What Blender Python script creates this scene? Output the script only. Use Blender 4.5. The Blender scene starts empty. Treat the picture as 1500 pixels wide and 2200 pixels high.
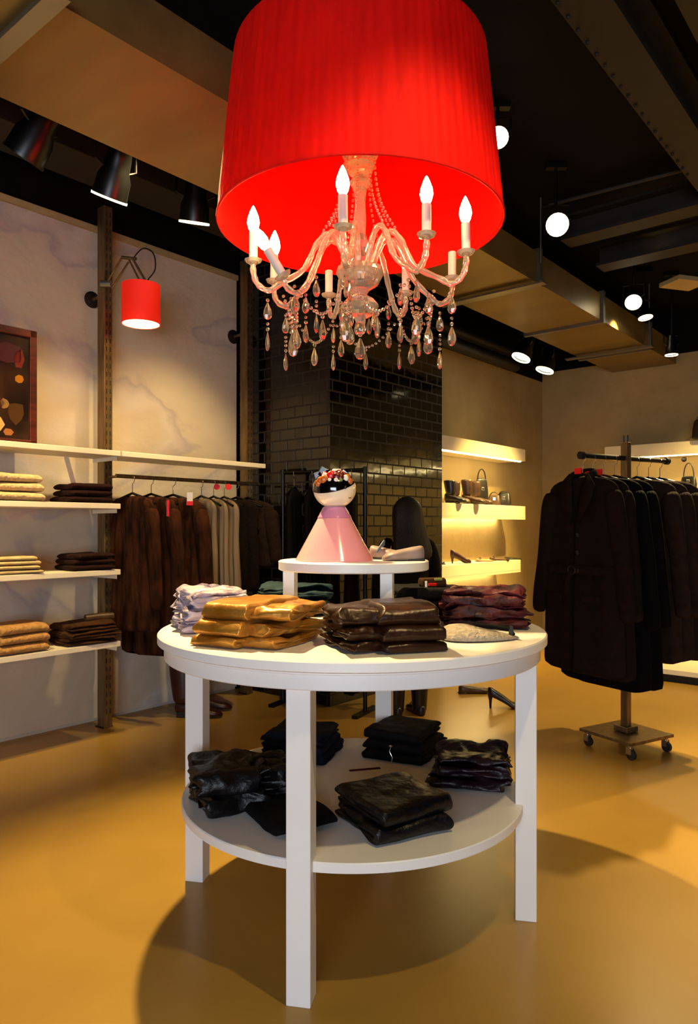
import bpy, math, random
from mathutils import Vector, Matrix, noise
R = random.Random(7)
PI = math.pi
S = bpy.context.scene
COL = S.collection

# ------------------------------------------------------------------ camera
F = 1560.0; CX = 750.0; CY = 1130.0; EYE = 1.2
cam_d = bpy.data.cameras.new('camera')
cam_d.sensor_fit = 'VERTICAL'; cam_d.sensor_height = 24.0
cam_d.lens = F / 2200 * 24.0
cam_d.shift_y = 30.0 / 2200
cam_d.clip_start = 0.05
cam = bpy.data.objects.new('camera', cam_d); COL.objects.link(cam)
cam.location = (0, 0, EYE); cam.rotation_euler = (PI / 2, 0, 0)
S.camera = cam

# ------------------------------------------------------------------ exposure and world
S.view_settings.view_transform = 'Standard'
S.view_settings.look = 'None'
S.view_settings.exposure = 0.0
S.view_settings.gamma = 1.0
S.view_settings.use_curve_mapping = False
w = bpy.data.worlds.new('world'); S.world = w; w.use_nodes = True
w.node_tree.nodes['Background'].inputs[0].default_value = (1.0, 0.62, 0.32, 1)
w.node_tree.nodes['Background'].inputs[1].default_value = 0.015

# room axes: u runs along the left wall away from the camera, v points to the right of it
UX, UY = 0.640, 0.768
TH = math.atan2(UY, UX)
def W(a, b, z=0.0): return Vector((a * UX + b * UY, a * UY - b * UX, z))
def P(x, y, D): return Vector(((x - CX) / F * D, D, EYE - (y - CY) / F * D))

# ------------------------------------------------------------------ lights
WARM = (1.0, 0.75, 0.33)
GOLD = (1.0, 0.70, 0.20)
def aim(o, tgt):
    d = Vector(tgt) - Vector(o.location)
    o.rotation_euler = d.to_track_quat('-Z', 'Y').to_euler()
def spot(name, loc, tgt, e, ang=60, blend=0.6, col=WARM, r=0.04):
    l = bpy.data.lights.new(name, 'SPOT'); l.energy = e; l.color = col
    l.spot_size = math.radians(ang); l.spot_blend = blend; l.shadow_soft_size = r
    o = bpy.data.objects.new(name, l); COL.objects.link(o); o.location = loc; aim(o, tgt); return o
def area(name, loc, tgt, e, sx, sy, col=WARM, spread=PI):
    l = bpy.data.lights.new(name, 'AREA'); l.energy = e; l.color = col
    l.shape = 'RECTANGLE'; l.size = sx; l.size_y = sy; l.spread = spread
    o = bpy.data.objects.new(name, l); COL.objects.link(o); o.location = loc; aim(o, tgt); return o

# unseen cool fill added behind the camera for the table's front faces
area('cool_front_fill', (-0.5, -2.6, 1.15), (0.1, 2.4, 0.95), 140, 2.4, 1.3, (0.80, 0.88, 1.0))
# ceiling spots on the display table
spot('table_spot_light', (-0.66, 2.95, 2.74), (0.0, 2.2, 0.7), 560, 80, 0.6, r=.03)
spot('table_spot_light', (0.75, 1.0, 3.1), (0.1, 2.3, 0.9), 110, 60, 0.6)
# floor pools
spot('floor_spot_light', (-1.9, 1.3, 3.2), (-1.7, 2.2, 0.0), 420, 85, 0.9)
spot('floor_spot_light', (2.05, 4.9, 3.15), (2.15, 2.9, 0.0), 800, 50, 0.7)
spot('floor_spot_light', (1.7, 2.3, 3.2), (1.6, 1.7, 0.0), 260, 50, 0.9)
spot('floor_spot_light', W(5.0, -0.9, 3.1), W(5.2, -1.2, 0.0), 420, 95, 0.9)
# left wall washers
spot('wall_spot_light', W(0.9, -2.9, 2.95), W(1.25, -4.0, 1.25), 260, 62, 0.8)
spot('wall_spot_light', W(1.95, -2.75, 2.95), W(1.95, -4.0, 1.25), 150, 60, 0.9)
spot('wall_spot_light', W(2.85, -2.75, 2.95), W(2.95, -4.0, 1.25), 150, 60, 0.9)
# shoe wall and back wall
spot('shoe_wall_spot_light', W(5.8, -1.9, 2.9), W(5.8, -3.45, .8), 800, 54, 0.9, GOLD)
spot('back_wall_spot_light', W(5.6, -1.0, 2.9), W(7.4, -1.3, .7), 420, 70, 0.9, GOLD)
spot('back_wall_spot_light', W(5.2, 0.4, 2.9), W(7.4, 0.2, .7), 360, 70, 0.9, GOLD)

# ------------------------------------------------------------------ materials
def hexc(h):
    h = h.lstrip('#'); c = [int(h[i:i + 2], 16) / 255 for i in (0, 2, 4)]
    return [x / 12.92 if x <= 0.04045 else ((x + 0.055) / 1.055) ** 2.4 for x in c] + [1]
def mat(name, col, rough=0.5, metal=0.0, spec=0.5, c2=None, scale=8.0, bump=0.0, bscale=30.0, mixlo=0.35, mixhi=0.65,
        trans=0.0, emis=None, estr=0.0, sheen=0.0, sub=0.0, stretch=(1, 1, 1), coat=0.0, detail=4, alpha=1.0):
    m = bpy.data.materials.new(name); m.use_nodes = True
    nt = m.node_tree; b = nt.nodes['Principled BSDF']
    if isinstance(col, str): col = hexc(col)
    if isinstance(c2, str): c2 = hexc(c2)
    b.inputs['Base Color'].default_value = col
    b.inputs['Roughness'].default_value = rough
    b.inputs['Metallic'].default_value = metal
    b.inputs['Specular IOR Level'].default_value = spec
    b.inputs['Transmission Weight'].default_value = trans
    b.inputs['Sheen Weight'].default_value = sheen
    b.inputs['Coat Weight'].default_value = coat
    b.inputs['Alpha'].default_value = alpha
    if emis is not None:
        b.inputs['Emission Color'].default_value = hexc(emis) if isinstance(emis, str) else emis
        b.inputs['Emission Strength'].default_value = estr
    tc = nt.nodes.new('ShaderNodeTexCoord'); mp = nt.nodes.new('ShaderNodeMapping')
    nt.links.new(tc.outputs['Object'], mp.inputs[0]); mp.inputs['Scale'].default_value = stretch
    if c2 is not None:
        n = nt.nodes.new('ShaderNodeTexNoise'); n.inputs['Scale'].default_value = scale; n.inputs['Detail'].default_value = detail
        nt.links.new(mp.outputs[0], n.inputs['Vector'])
        r = nt.nodes.new('ShaderNodeValToRGB')
        r.color_ramp.elements[0].position = mixlo; r.color_ramp.elements[0].color = col
        r.color_ramp.elements[1].position = mixhi; r.color_ramp.elements[1].color = c2
        nt.links.new(n.outputs['Fac'], r.inputs[0]); nt.links.new(r.outputs[0], b.inputs['Base Color'])
    if bump > 0:
        n2 = nt.nodes.new('ShaderNodeTexNoise'); n2.inputs['Scale'].default_value = bscale; n2.inputs['Detail'].default_value = 5
        nt.links.new(mp.outputs[0], n2.inputs['Vector'])
        bp = nt.nodes.new('ShaderNodeBump'); bp.inputs['Strength'].default_value = bump; bp.inputs['Distance'].default_value = 0.02
        nt.links.new(n2.outputs['Fac'], bp.inputs['Height']); nt.links.new(bp.outputs[0], b.inputs['Normal'])
    return m

M = {}
M['floor'] = mat('poured_floor', '#a17d38', 0.28, c2='#937030', scale=1.3, bump=0.03, bscale=2.0, spec=0.35)
M['ceiling'] = mat('black_ceiling', '#070403', 0.9, c2='#0c0705', spec=.15, scale=3)
M['dark_steel'] = mat('dark_steel', '#100b07', 0.6, 0.2, c2='#1a120c', scale=5)
M['beam'] = mat('brown_beam', '#120b05', 0.7, 0.1, c2='#1d120a', scale=6)
M['white_lacquer'] = mat('white_lacquer', '#e6e2de', 0.40, spec=0.4, c2='#e1ddd8', scale=3)
M['cream_shelf'] = mat('cream_shelf', '#e6d8bd', 0.45)
M['plaster'] = mat('lime_plaster', '#ac9568', 0.8, c2='#9f885c', scale=3, bump=0.35, bscale=9)
M['galv'] = mat('galvanised_sheet', '#8c7440', 0.42, 0.45, c2='#766034', scale=3.5, bump=0.12, bscale=3.0, stretch=(1, 0.25, 1))
M['galv_edge'] = mat('galvanised_flange', '#8e887c', 0.35, 0.8)
M['post'] = mat('brushed_post', '#8a7350', 0.35, 0.75, c2='#705a3a', scale=6, stretch=(8, 8, 1))
M['hole'] = mat('post_slot', '#0d0806', 0.7)
M['chrome'] = mat('polished_steel', '#c9c2b6', 0.2, 0.95)
M['black_metal'] = mat('black_lamp_enamel', '#050505', 0.35, 0.2)
M['rim_glow'] = mat('lit_lamp_rim', '#fff0c0', 0.5, emis=(1, 0.85, 0.5, 1), estr=3.0)
M['lamp_lit'] = mat('lit_lamp_glass', '#ffffff', 0.5, emis=(1, 0.93, 0.72, 1), estr=14.0)
M['red_fabric'] = mat('red_pleated_fabric', '#e01204', 0.75, c2='#c80c02', scale=30, stretch=(1, 1, 0.1), spec=0.2)
M['red_inner'] = mat('red_lining', '#f50c02', 0.8, spec=0.1)
M['bulb'] = mat('lit_candle_bulb', '#ffffff', 0.5, emis=(1.0, 0.60, 0.24, 1), estr=75.0)
M['candle'] = mat('white_candle_sleeve', '#d8d2cc', 0.5)
M['crystal'] = mat('crystal_glass', '#fff0d8', 0.05, trans=0.78, spec=0.9)
M['crystal_drop'] = mat('crystal_drop_glass', '#fff0d8', 0.02, trans=0.93, spec=1.0)
M['strip'] = mat('lit_shelf_strip', '#ffffff', 0.5, emis=(1, 0.78, 0.34, 1), estr=48.0)
M['inner_lit'] = mat('white_lamp_lining', '#fff3d6', 0.6)
M['black_plinth'] = mat('black_plinth', '#0b0805', 0.5)
M['frame_wood'] = mat('dark_red_wood', '#5a2010', 0.4, c2='#3a120a', scale=6, stretch=(1, 1, 8))

def translucent(m, col, fac):
    nt = m.node_tree; b = nt.nodes['Principled BSDF']; out = nt.nodes['Material Output']
    t_ = nt.nodes.new('ShaderNodeBsdfTranslucent'); t_.inputs[0].default_value = col
    mx = nt.nodes.new('ShaderNodeMixShader'); mx.inputs[0].default_value = fac
    nt.links.new(b.outputs[0], mx.inputs[1]); nt.links.new(t_.outputs[0], mx.inputs[2]); nt.links.new(mx.outputs[0], out.inputs[0])
translucent(M['red_fabric'], (1, .02, .0, 1), .22)
translucent(M['red_inner'], (1, .02, .0, 1), .3)
def wall_mural():
    m = mat('relief_wall_panel', '#b7a596', 0.85)
    nt = m.node_tree; b = nt.nodes['Principled BSDF']
    tc = nt.nodes.new('ShaderNodeTexCoord')
    mp = nt.nodes.new('ShaderNodeMapping'); mp.inputs['Scale'].default_value = (1, 1, 1.4)
    nt.links.new(tc.outputs['Object'], mp.inputs[0])
    n = nt.nodes.new('ShaderNodeTexNoise'); n.inputs['Scale'].default_value = 0.75; n.inputs['Detail'].default_value = 10; n.inputs['Distortion'].default_value = 0.5
    nt.links.new(mp.outputs[0], n.inputs['Vector'])
    r = nt.nodes.new('ShaderNodeValToRGB'); e = r.color_ramp.elements
    e[0].position = 0.40; e[0].color = hexc('#c6b59f'); e[1].position = 0.62; e[1].color = hexc('#bdab94')
    for p, c in ((0.485, '#c0af9a'), (0.505, '#ab9c98'), (0.525, '#b6a79d'), (0.56, '#c4b5a8')):
        k = e.new(p); k.color = hexc(c)
    nt.links.new(n.outputs['Fac'], r.inputs[0]); nt.links.new(r.outputs[0], b.inputs['Base Color'])
    bp = nt.nodes.new('ShaderNodeBump'); bp.inputs['Strength'].default_value = 0.5; bp.inputs['Distance'].default_value = 0.03
    n3 = nt.nodes.new('ShaderNodeTexNoise'); n3.inputs['Scale'].default_value = 5; n3.inputs['Detail'].default_value = 8
    nt.links.new(mp.outputs[0], n3.inputs['Vector'])
    nt.links.new(n3.outputs['Fac'], bp.inputs['Height']); nt.links.new(bp.outputs[0], b.inputs['Normal'])
    return m
M['mural'] = wall_mural()

def tiles():
    m = mat('dark_glazed_tile', '#1c120a', 0.1, spec=0.6)
    nt = m.node_tree; b = nt.nodes['Principled BSDF']
    tc = nt.nodes.new('ShaderNodeTexCoord'); sep = nt.nodes.new('ShaderNodeSeparateXYZ'); cmb = nt.nodes.new('ShaderNodeCombineXYZ')
    nt.links.new(tc.outputs['Object'], sep.inputs[0])
    ad = nt.nodes.new('ShaderNodeMath'); ad.operation = 'ADD'
    nt.links.new(sep.outputs[0], ad.inputs[0]); nt.links.new(sep.outputs[1], ad.inputs[1])
    nt.links.new(ad.outputs[0], cmb.inputs[0]); nt.links.new(sep.outputs[2], cmb.inputs[1])
    br = nt.nodes.new('ShaderNodeTexBrick')
    br.inputs['Scale'].default_value = 1.0; br.inputs['Brick Width'].default_value = 0.15; br.inputs['Row Height'].default_value = 0.075
    br.inputs['Mortar Size'].default_value = 0.006; br.inputs['Color1'].default_value = hexc('#0d0804'); br.inputs['Color2'].default_value = hexc('#090503')
    br.inputs['Mortar'].default_value = hexc('#140c06')
    nt.links.new(cmb.outputs[0], br.inputs['Vector']); nt.links.new(br.outputs['Color'], b.inputs['Base Color'])
    n = nt.nodes.new('ShaderNodeTexNoise'); n.inputs['Scale'].default_value = 7
    nt.links.new(cmb.outputs[0], n.inputs['Vector'])
    mx = nt.nodes.new('ShaderNodeMath'); mx.operation = 'MULTIPLY_ADD'; mx.inputs[1].default_value = -1.0
    nt.links.new(br.outputs['Fac'], mx.inputs[0]); sm = nt.nodes.new('ShaderNodeMath'); sm.operation = 'MULTIPLY'; sm.inputs[1].default_value = .4; nt.links.new(n.outputs['Fac'], sm.inputs[0]); nt.links.new(sm.outputs[0], mx.inputs[2])
    bp = nt.nodes.new('ShaderNodeBump'); bp.inputs['Strength'].default_value = 0.5; bp.inputs['Distance'].default_value = 0.008
    mr = nt.nodes.new('ShaderNodeMath'); mr.operation = 'MULTIPLY_ADD'; mr.inputs[1].default_value = .6; mr.inputs[2].default_value = .09
    nt.links.new(br.outputs['Fac'], mr.inputs[0]); nt.links.new(mr.outputs[0], b.inputs['Roughness'])
    nt.links.new(mx.outputs[0], bp.inputs['Height']); nt.links.new(bp.outputs[0], b.inputs['Normal'])
    return m
M['tile'] = tiles()

# fabrics
M['gold'] = mat('gold_satin', '#a06414', 0.34, 0.55, spec=0.5, c2='#c08a3c', scale=6, bump=0.5, bscale=11)
M['lavender'] = mat('pale_lavender_satin', '#b0a0ac', 0.4, spec=0.4, c2='#50466c', scale=16, mixlo=.48, mixhi=.66, bump=0.9, bscale=13)
M['brown_satin'] = mat('dark_brown_satin', '#2a1509', 0.32, 0.3, spec=0.5, c2='#351c0d', scale=6, bump=0.4, bscale=10)
M['teal'] = mat('teal_denim', '#0e1e24', 0.8, spec=.15, c2='#1f343c', scale=22, bump=0.3, bscale=30)
M['black_cloth'] = mat('black_cloth', '#050303', 0.8, spec=.15, c2='#0a0707', scale=14, bump=0.3, bscale=20)
M['black_satin'] = mat('black_satin', '#040304', 0.42, spec=0.3, c2='#08060a', scale=14, bump=0.8, bscale=13)
M['maroon'] = mat('maroon_velvet', '#140409', 0.55, spec=.3, c2='#55181c', scale=13, bump=0.9, bscale=15)
M['purple'] = mat('purple_satin', '#0c0514', 0.42, spec=0.35, c2='#210a12', scale=8, bump=0.8, bscale=14)
M['navy'] = mat('navy_denim', '#05080f', 0.85, spec=.15, c2='#0c1322', scale=20, bump=0.3, bscale=30)
M['grey_knit'] = mat('grey_knit', '#a89c8c', 0.95, spec=.2, c2='#94897a', scale=70, bump=0.6, bscale=90)
M['cream_knit'] = mat('cream_knit', '#d2b584', 0.9, c2='#c0a06c', scale=40, bump=0.5, bscale=60)
M['tan_knit'] = mat('tan_knit', '#b98a4c', 0.9, c2='#a37538', scale=40, bump=0.5, bscale=60)
M['pale_shirt'] = mat('pale_shirt_cotton', '#c9b27c', 0.8, c2='#b89d68', scale=30)
M['chocolate'] = mat('chocolate_wool', '#1c0a05', 0.9, spec=.15, c2='#290f08', scale=30, bump=0.4, bscale=50)
M['brown_cotton'] = mat('brown_cotton', '#301a08', 0.85, spec=.15, c2='#45280f', scale=12, bump=0.4, bscale=20)
M['fur'] = mat('brown_crinkled_cloth', '#180a03', 0.9, spec=.12, c2='#46240e', scale=22, bump=1.0, bscale=34, stretch=(1, 1, 0.25))
M['beige'] = mat('beige_jersey', '#8e7a5e', 0.85, spec=.2, c2='#6f5c44', scale=6, stretch=(3, 3, 0.3), bump=0.2, bscale=12)
M['coat'] = mat('dark_brown_coat_wool', '#120905', 0.9, spec=.12, c2='#1a0d07', scale=20, bump=0.25, bscale=40)
M['coat_black'] = mat('black_coat_wool', '#030202', 0.9, spec=.1, c2='#050303', scale=20, bump=0.2, bscale=40)
M['coat_grey'] = mat('grey_brown_coat_wool', '#1f130b', 0.9, spec=.12, c2='#2a1b11', scale=20, bump=0.25, bscale=40)
M['red_tag'] = mat('red_card', '#e01010', 0.6)
M['white_tag'] = mat('white_card', '#e8e0d8', 0.6)
M['leather_brown'] = mat('brown_leather', '#33200f', 0.4, c2='#4a3018', scale=12)
M['leather_black'] = mat('black_leather', '#0d0909', 0.35, c2='#171110', scale=12)
M['leather_maroon'] = mat('maroon_leather', '#3a100c', 0.4, c2='#2a0b08', scale=8)
M['leather_beige'] = mat('beige_leather', '#b08a60', 0.5)
M['grey_mauve'] = mat('grey_mauve_leather', '#8d7a74', 0.5, c2='#75645f', scale=12)
M['blue_strap'] = mat('slate_blue_fabric', '#3c4c60', 0.6)
M['pink'] = mat('glossy_pink_ceramic', '#f2a0a4', 0.12, coat=0.8)
M['pink_dark'] = mat('mauve_ceramic_collar', '#d083a8', 0.12, coat=0.8)
M['face_cream'] = mat('cream_ceramic', '#f0ddc4', 0.2, coat=0.6)
M['black_gloss'] = mat('glossy_black_ceramic', '#060505', 0.12, coat=0.8)
M['orange'] = mat('orange_ceramic', '#b65a12', 0.3)
M['red_cer'] = mat('red_ceramic', '#c81a10', 0.3)
M['dark_red_cer'] = mat('dark_red_ceramic', '#5a1410', 0.3)
M['white_cer'] = mat('white_ceramic', '#e8e0d4', 0.3)
M['blue_cer'] = mat('slate_blue_ceramic', '#43556c', 0.3)
M['green'] = mat('olive_green', '#7f8a3a', 0.6)
M['skin'] = mat('skin', '#b98258', 0.5)
M['hair'] = mat('black_hair', '#060404', 0.45, c2='#0d0907', scale=30, stretch=(6, 6, 0.4), bump=0.5, bscale=40)
M['rubber'] = mat('grey_rubber', '#1a1817', 0.6)

# ------------------------------------------------------------------ mesh builder
class MB:
    def __init__(s): s.v = []; s.f = []
    def add(s, vs, fs, mx=None):
        n = len(s.v)
        s.v += [tuple(mx @ Vector(p)) if mx is not None else tuple(p) for p in vs]
        s.f += [tuple(i + n for i in f) for f in fs]
        return s
    def box(s, c, d, rz=0.0, mx=None):
        x, y, z = d[0] / 2, d[1] / 2, d[2] / 2
        vs = [(-x, -y, -z), (x, -y, -z), (x, y, -z), (-x, y, -z), (-x, -y, z), (x, -y, z), (x, y, z), (-x, y, z)]
        fs = [(0, 3, 2, 1), (4, 5, 6, 7), (0, 1, 5, 4), (1, 2, 6, 5), (2, 3, 7, 6), (3, 0, 4, 7)]
        m = Matrix.Translation(c) @ Matrix.Rotation(rz, 4, 'Z')
        if mx is not None: m = mx @ m
        return s.add(vs, fs, m)
    def tube(s, path, r, seg=10, closed=False, flat=1.0, up=(0, 0, 1)):
        pts = [Vector(p) for p in path]; n = len(pts)
        rs = r if isinstance(r, (list, tuple)) else [r] * n
        vs = []; prev = None
        for i, p in enumerate(pts):
            if closed: t = pts[(i + 1) % n] - pts[i - 1]
            else: t = pts[min(i + 1, n - 1)] - pts[max(i - 1, 0)]
            t.normalize()
            if prev is None:
                a = Vector(up)
                if abs(a.dot(t)) > 0.95: a = Vector((1, 0, 0))
                x = (a - t * a.dot(t)).normalized()
            else:
                x = (prev - t * prev.dot(t))
                x = x.normalized() if x.length > 1e-6 else t.orthogonal().normalized()
            prev = x; y = t.cross(x)
            for k in range(seg):
                an = 2 * PI * k / seg
                vs.append(p + (x * math.cos(an) + y * math.sin(an) * flat) * rs[i])
        fs = []
        m = n if closed else n - 1
        for i in range(m):
            j = (i + 1) % n
            for k in range(seg):
                fs.append((i * seg + k, i * seg + (k + 1) % seg, j * seg + (k + 1) % seg, j * seg + k))
        if not closed:
            fs.append(tuple(range(seg))[::-1]); fs.append(tuple((n - 1) * seg + k for k in range(seg)))
        return s.add(vs, fs)
    def lathe(s, prof, seg=32, c=(0, 0, 0), mx=None, capb=True, capt=True):
        vs = []; fs = []; n = len(prof)
        for r, z in prof:
            for k in range(seg):
                a = 2 * PI * k / seg; vs.append((c[0] + r * math.cos(a), c[1] + r * math.sin(a), c[2] + z))
        for i in range(n - 1):
            for k in range(seg):
                fs.append((i * seg + k, i * seg + (k + 1) % seg, (i + 1) * seg + (k + 1) % seg, (i + 1) * seg + k))
        if capb: fs.append(tuple(range(seg))[::-1])
        if capt: fs.append(tuple((n - 1) * seg + k for k in range(seg)))
        return s.add(vs, fs, mx)
    def ball(s, c, r, seg=10, rings=6, sc=(1, 1, 1), mx=None):
        vs = [(c[0], c[1], c[2] - r * sc[2])]; fs = []
        for i in range(1, rings):
            t = PI * i / rings
            for k in range(seg):
                a = 2 * PI * k / seg
                vs.append((c[0] + r * sc[0] * math.sin(t) * math.cos(a), c[1] + r * sc[1] * math.sin(t) * math.sin(a), c[2] - r * sc[2] * math.cos(t)))
        vs.append((c[0], c[1], c[2] + r * sc[2])); L = len(vs) - 1
        for k in range(seg): fs.append((0, 1 + (k + 1) % seg, 1 + k))
        for i in range(rings - 2):
            for k in range(seg):
                a0 = 1 + i * seg + k; a1 = 1 + i * seg + (k + 1) % seg
                fs.append((a0, a1, a1 + seg, a0 + seg))
        b = 1 + (rings - 2) * seg
        for k in range(seg): fs.append((b + k, b + (k + 1) % seg, L))
        return s.add(vs, fs, mx)
    def rings(s, rr, cap=True):
        n = len(rr[0]); vs = [p for r in rr for p in r]; fs = []
        for i in range(len(rr) - 1):
            for k in range(n):
                fs.append((i * n + k, i * n + (k + 1) % n, (i + 1) * n + (k + 1) % n, (i + 1) * n + k))
        if cap:
            fs.append(tuple(range(n))[::-1]); fs.append(tuple((len(rr) - 1) * n + k for k in range(n)))
        return s.add(vs, fs)
    def prism(s, poly, z0, z1, mx=None):
        n = len(poly)
        vs = [(x, y, z0) for x, y in poly] + [(x, y, z1) for x, y in poly]
        fs = [tuple(range(n))[::-1], tuple(range(n, 2 * n))] + [(i, (i + 1) % n, n + (i + 1) % n, n + i) for i in range(n)]
        return s.add(vs, fs, mx)
    def build(s, name, m, parent=None, smooth=True, bevel=0.0, sub=0, loc=None, rz=None, ang=40, solid=0.0):
        me = bpy.data.meshes.new(name); me.from_pydata([tuple(p) for p in s.v], [], s.f); me.update()
        me.materials.append(m)
        if smooth:
            for p in me.polygons: p.use_smooth = True
            me.set_sharp_from_angle(angle=math.radians(ang))
        o = bpy.data.objects.new(name, me); COL.objects.link(o)
        if parent is not None: o.parent = parent
        if loc is not None: o.location = loc
        if rz is not None: o.rotation_euler = (0, 0, rz)
        if solid:
            md = o.modifiers.new('solid', 'SOLIDIFY'); md.thickness = solid; md.offset = 0
        if bevel:
            md = o.modifiers.new('bevel', 'BEVEL'); md.width = bevel; md.segments = 2; md.limit_method = 'ANGLE'; md.angle_limit = math.radians(40)
        if sub:
            md = o.modifiers.new('sub', 'SUBSURF'); md.levels = sub; md.render_levels = sub
        return o

def tag(o, label, cat, group=None, kind=None):
    if label: o['label'] = label
    if cat: o['category'] = cat
    if group: o['group'] = group
    if kind: o['kind'] = kind
    return o
def thing(name, label, cat, loc=(0, 0, 0), rz=0.0, group=None):
    o = bpy.data.objects.new(name, None); COL.objects.link(o); o.empty_display_size = 0.05
    o.location = loc; o.rotation_euler = (0, 0, rz)
    return tag(o, label, cat, group)
def struct(o, label=None):
    o['kind'] = 'structure'
    if label: o['label'] = label
    o['category'] = o.name.split('_')[0]
    return o
def copy_tree(o, parent=None):
    c = o.copy(); COL.objects.link(c); c.parent = parent
    for ch in [x for x in bpy.data.objects if x.parent == o and x != c]:
        copy_tree(ch, c)
    return c

# ------------------------------------------------------------------ room shell
struct(MB().add([(-9, -5, 0), (9, -5, 0), (9, 12, 0), (-9, 12, 0), (-9, -5, -.1), (9, -5, -.1), (9, 12, -.1), (-9, 12, -.1)],
       [(0, 1, 2, 3), (7, 6, 5, 4), (0, 4, 5, 1), (1, 5, 6, 2), (2, 6, 7, 3), (3, 7, 4, 0)]).build('floor', M['floor'], smooth=False), 'smooth ochre poured floor of the shop')
CH = 3.3
struct(MB().box((0, 3.5, CH + .05), (18, 17, .1)).build('ceiling', M['ceiling'], smooth=False), 'black painted shop ceiling')
LW = -4.08; SW = -3.48; BW = 7.5; CF = -3.18; C0 = 3.62; C1 = 4.99
RZ = TH
def ub(a0, a1, b0, b1, z0, z1, mb=None):   # box in wall coordinates, in local space rotated by TH (x=a, y=-b)
    mb = mb or MB()
    return mb.box(((a0 + a1) / 2, -(b0 + b1) / 2, (z0 + z1) / 2), (abs(a1 - a0), abs(b1 - b0), abs(z1 - z0)))
def wb(mb, name, m, parent=None, **k):
    return mb.build(name, m, parent, rz=(RZ if parent is None else None), **k)
struct(wb(ub(-3, C0, LW - .15, LW, 0, CH), 'wall_left', M['ceiling'], smooth=False), 'dark wall behind the pale relief panels')
# pale relief panels standing on the left wall
for i, (a0, a1, lab) in enumerate(((-1.1, 1.32, 'wide pale relief wall panel left of the picture frame'), (1.33, 2.46, 'pale relief wall panel behind the shelves'), (2.485, 3.57, 'pale relief wall panel behind the red arm lamp'))):
    o = wb(ub(a0, a1, LW, LW + .03, 0.02, 3.0), 'trim_%d' % (i + 1), M['mural'], smooth=False, bevel=.002)
    struct(o, lab)
o = wb(ub(-1.1, 3.57, LW, LW + .012, 0, .03), 'baseboard_left', M['mural'], smooth=False); struct(o)
o = wb(ub(-1.1, 3.57, LW, LW + .05, 3.0, 3.035), 'trim_4', M['plaster'], smooth=False); struct(o, 'pale ledge along the top of the wall panels')
struct(wb(ub(C0, C1, LW - .15, CF, 0, CH), 'wall_column', M['tile'], smooth=False), 'dark glossy tiled column')
struct(wb(ub(C1, BW + .15, SW - .15, SW, 0, 2.78), 'wall_shoe', M['plaster'], smooth=False), 'pale plaster wall behind the shoe shelves')
struct(wb(ub(C1, BW + .15, SW - .15, SW, 2.78, CH), 'wall_shoe_upper', M['ceiling'], smooth=False), 'black upper wall above the shoe shelves')
struct(wb(ub(BW, BW + .15, SW, 4.5, 0, 2.88), 'wall_back', M['plaster'], smooth=False), 'pale plaster back wall')
struct(wb(ub(BW, BW + .15, SW, 4.5, 2.88, CH), 'wall_back_upper', M['ceiling'], smooth=False), 'black upper back wall')

# ------------------------------------------------------------------ ceiling gear
# long rectangular duct
dz = 2.78; db0, db1 = -2.70, -2.08; dh = .2
t = thing('air_duct', 'long rectangular galvanised air duct hanging under the black ceiling', 'air duct', (0, 0, 0), RZ)
ub(-1.0, BW - .02, db0, db1, dz, dz + dh).build('duct_body', M['galv'], t, smooth=False)
seams = [0.95, 2.05, 3.15, 4.25, 5.35, 6.3]
seams = [-.2, 1.09, 2.3, 3.45, 4.42, 5.53, 6.66]
for a in seams:
    m = MB(); e = .022
    ub(a - .02, a + .02, db0 - e, db1 + e, dz - e, dz, m); ub(a - .02, a + .02, db0 - e, db1 + e, dz + dh, dz + dh + e, m)
    ub(a - .02, a + .02, db0 - e, db0, dz, dz + dh, m); ub(a - .02, a + .02, db1, db1 + e, dz, dz + dh, m)
    m.build('flange', M['galv_edge'], t, smooth=False)
for a in (1.09, 3.45, 4.35, 6.5):
    for b in (db0 - .05, db1 + .05):
        MB().tube([(a, -b, dz + dh / 2), (a, -b, CH)], .006, 6).build('hanger_rod', M['galv_edge'], t)
    ub(a - .03, a + .03, db0 - .08, db1 + .08, dz - .035, dz - .022).build('hanger_bar', M['galv_edge'], t, smooth=False)

def ibeam(mb, p0, p1, w_, h_, tk=.02):
    p0 = Vector(p0); p1 = Vector(p1); d = p1 - p0; L = d.length; d.normalize()
    rot = Matrix.Rotation(math.atan2(d.y, d.x), 4, 'Z')
    m = Matrix.Translation((p0 + p1) / 2) @ rot
    mb.box((0, 0, -h_ / 2 + tk / 2), (L, w_, tk), mx=m); mb.box((0, 0, h_ / 2 - tk / 2), (L, w_, tk), mx=m); mb.box((0, 0, 0), (L, tk, h_ - 2 * tk), mx=m)
# big beams at the upper right
m = MB(); ibeam(m, W(.6, -1.0, 3.16), W(4.3, -1.0, 3.16), .17, .24)
for k in range(36): m.ball(W(.9 + k * .09, -1.07, 3.035), .009, 6, 4)
tag(m.build('ceiling_beam', M['beam'], smooth=False), 'dark riveted steel beam running away under the ceiling at upper right', 'beam')
m = MB(); ibeam(m, W(.6, -.72, 3.2), W(7.1, -.72, 3.2), .12, .18); tag(m.build('ceiling_beam', M['dark_steel'], smooth=False), 'narrower dark steel beam at the far upper right of the ceiling', 'beam')
for i, a in enumerate((4.55, 5.15)):
    m = MB(); ibeam(m, W(a, -1.95, 3.12), W(a, 3.0, 3.12), .16, .16)
    tag(m.build('ceiling_beam', M['beam'], smooth=False), ('brown crosswise beam at the end of the riveted beam', 'brown crosswise beam above the glowing round lamp')[i], 'beam')
tag(MB().tube([P(1180, 440, 4.3), P(1480, 362, 3.9)], .012, 8).build('conduit_pipe', M['beam']), 'thin brown conduit crossing the ceiling at right', 'pipe')
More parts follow.
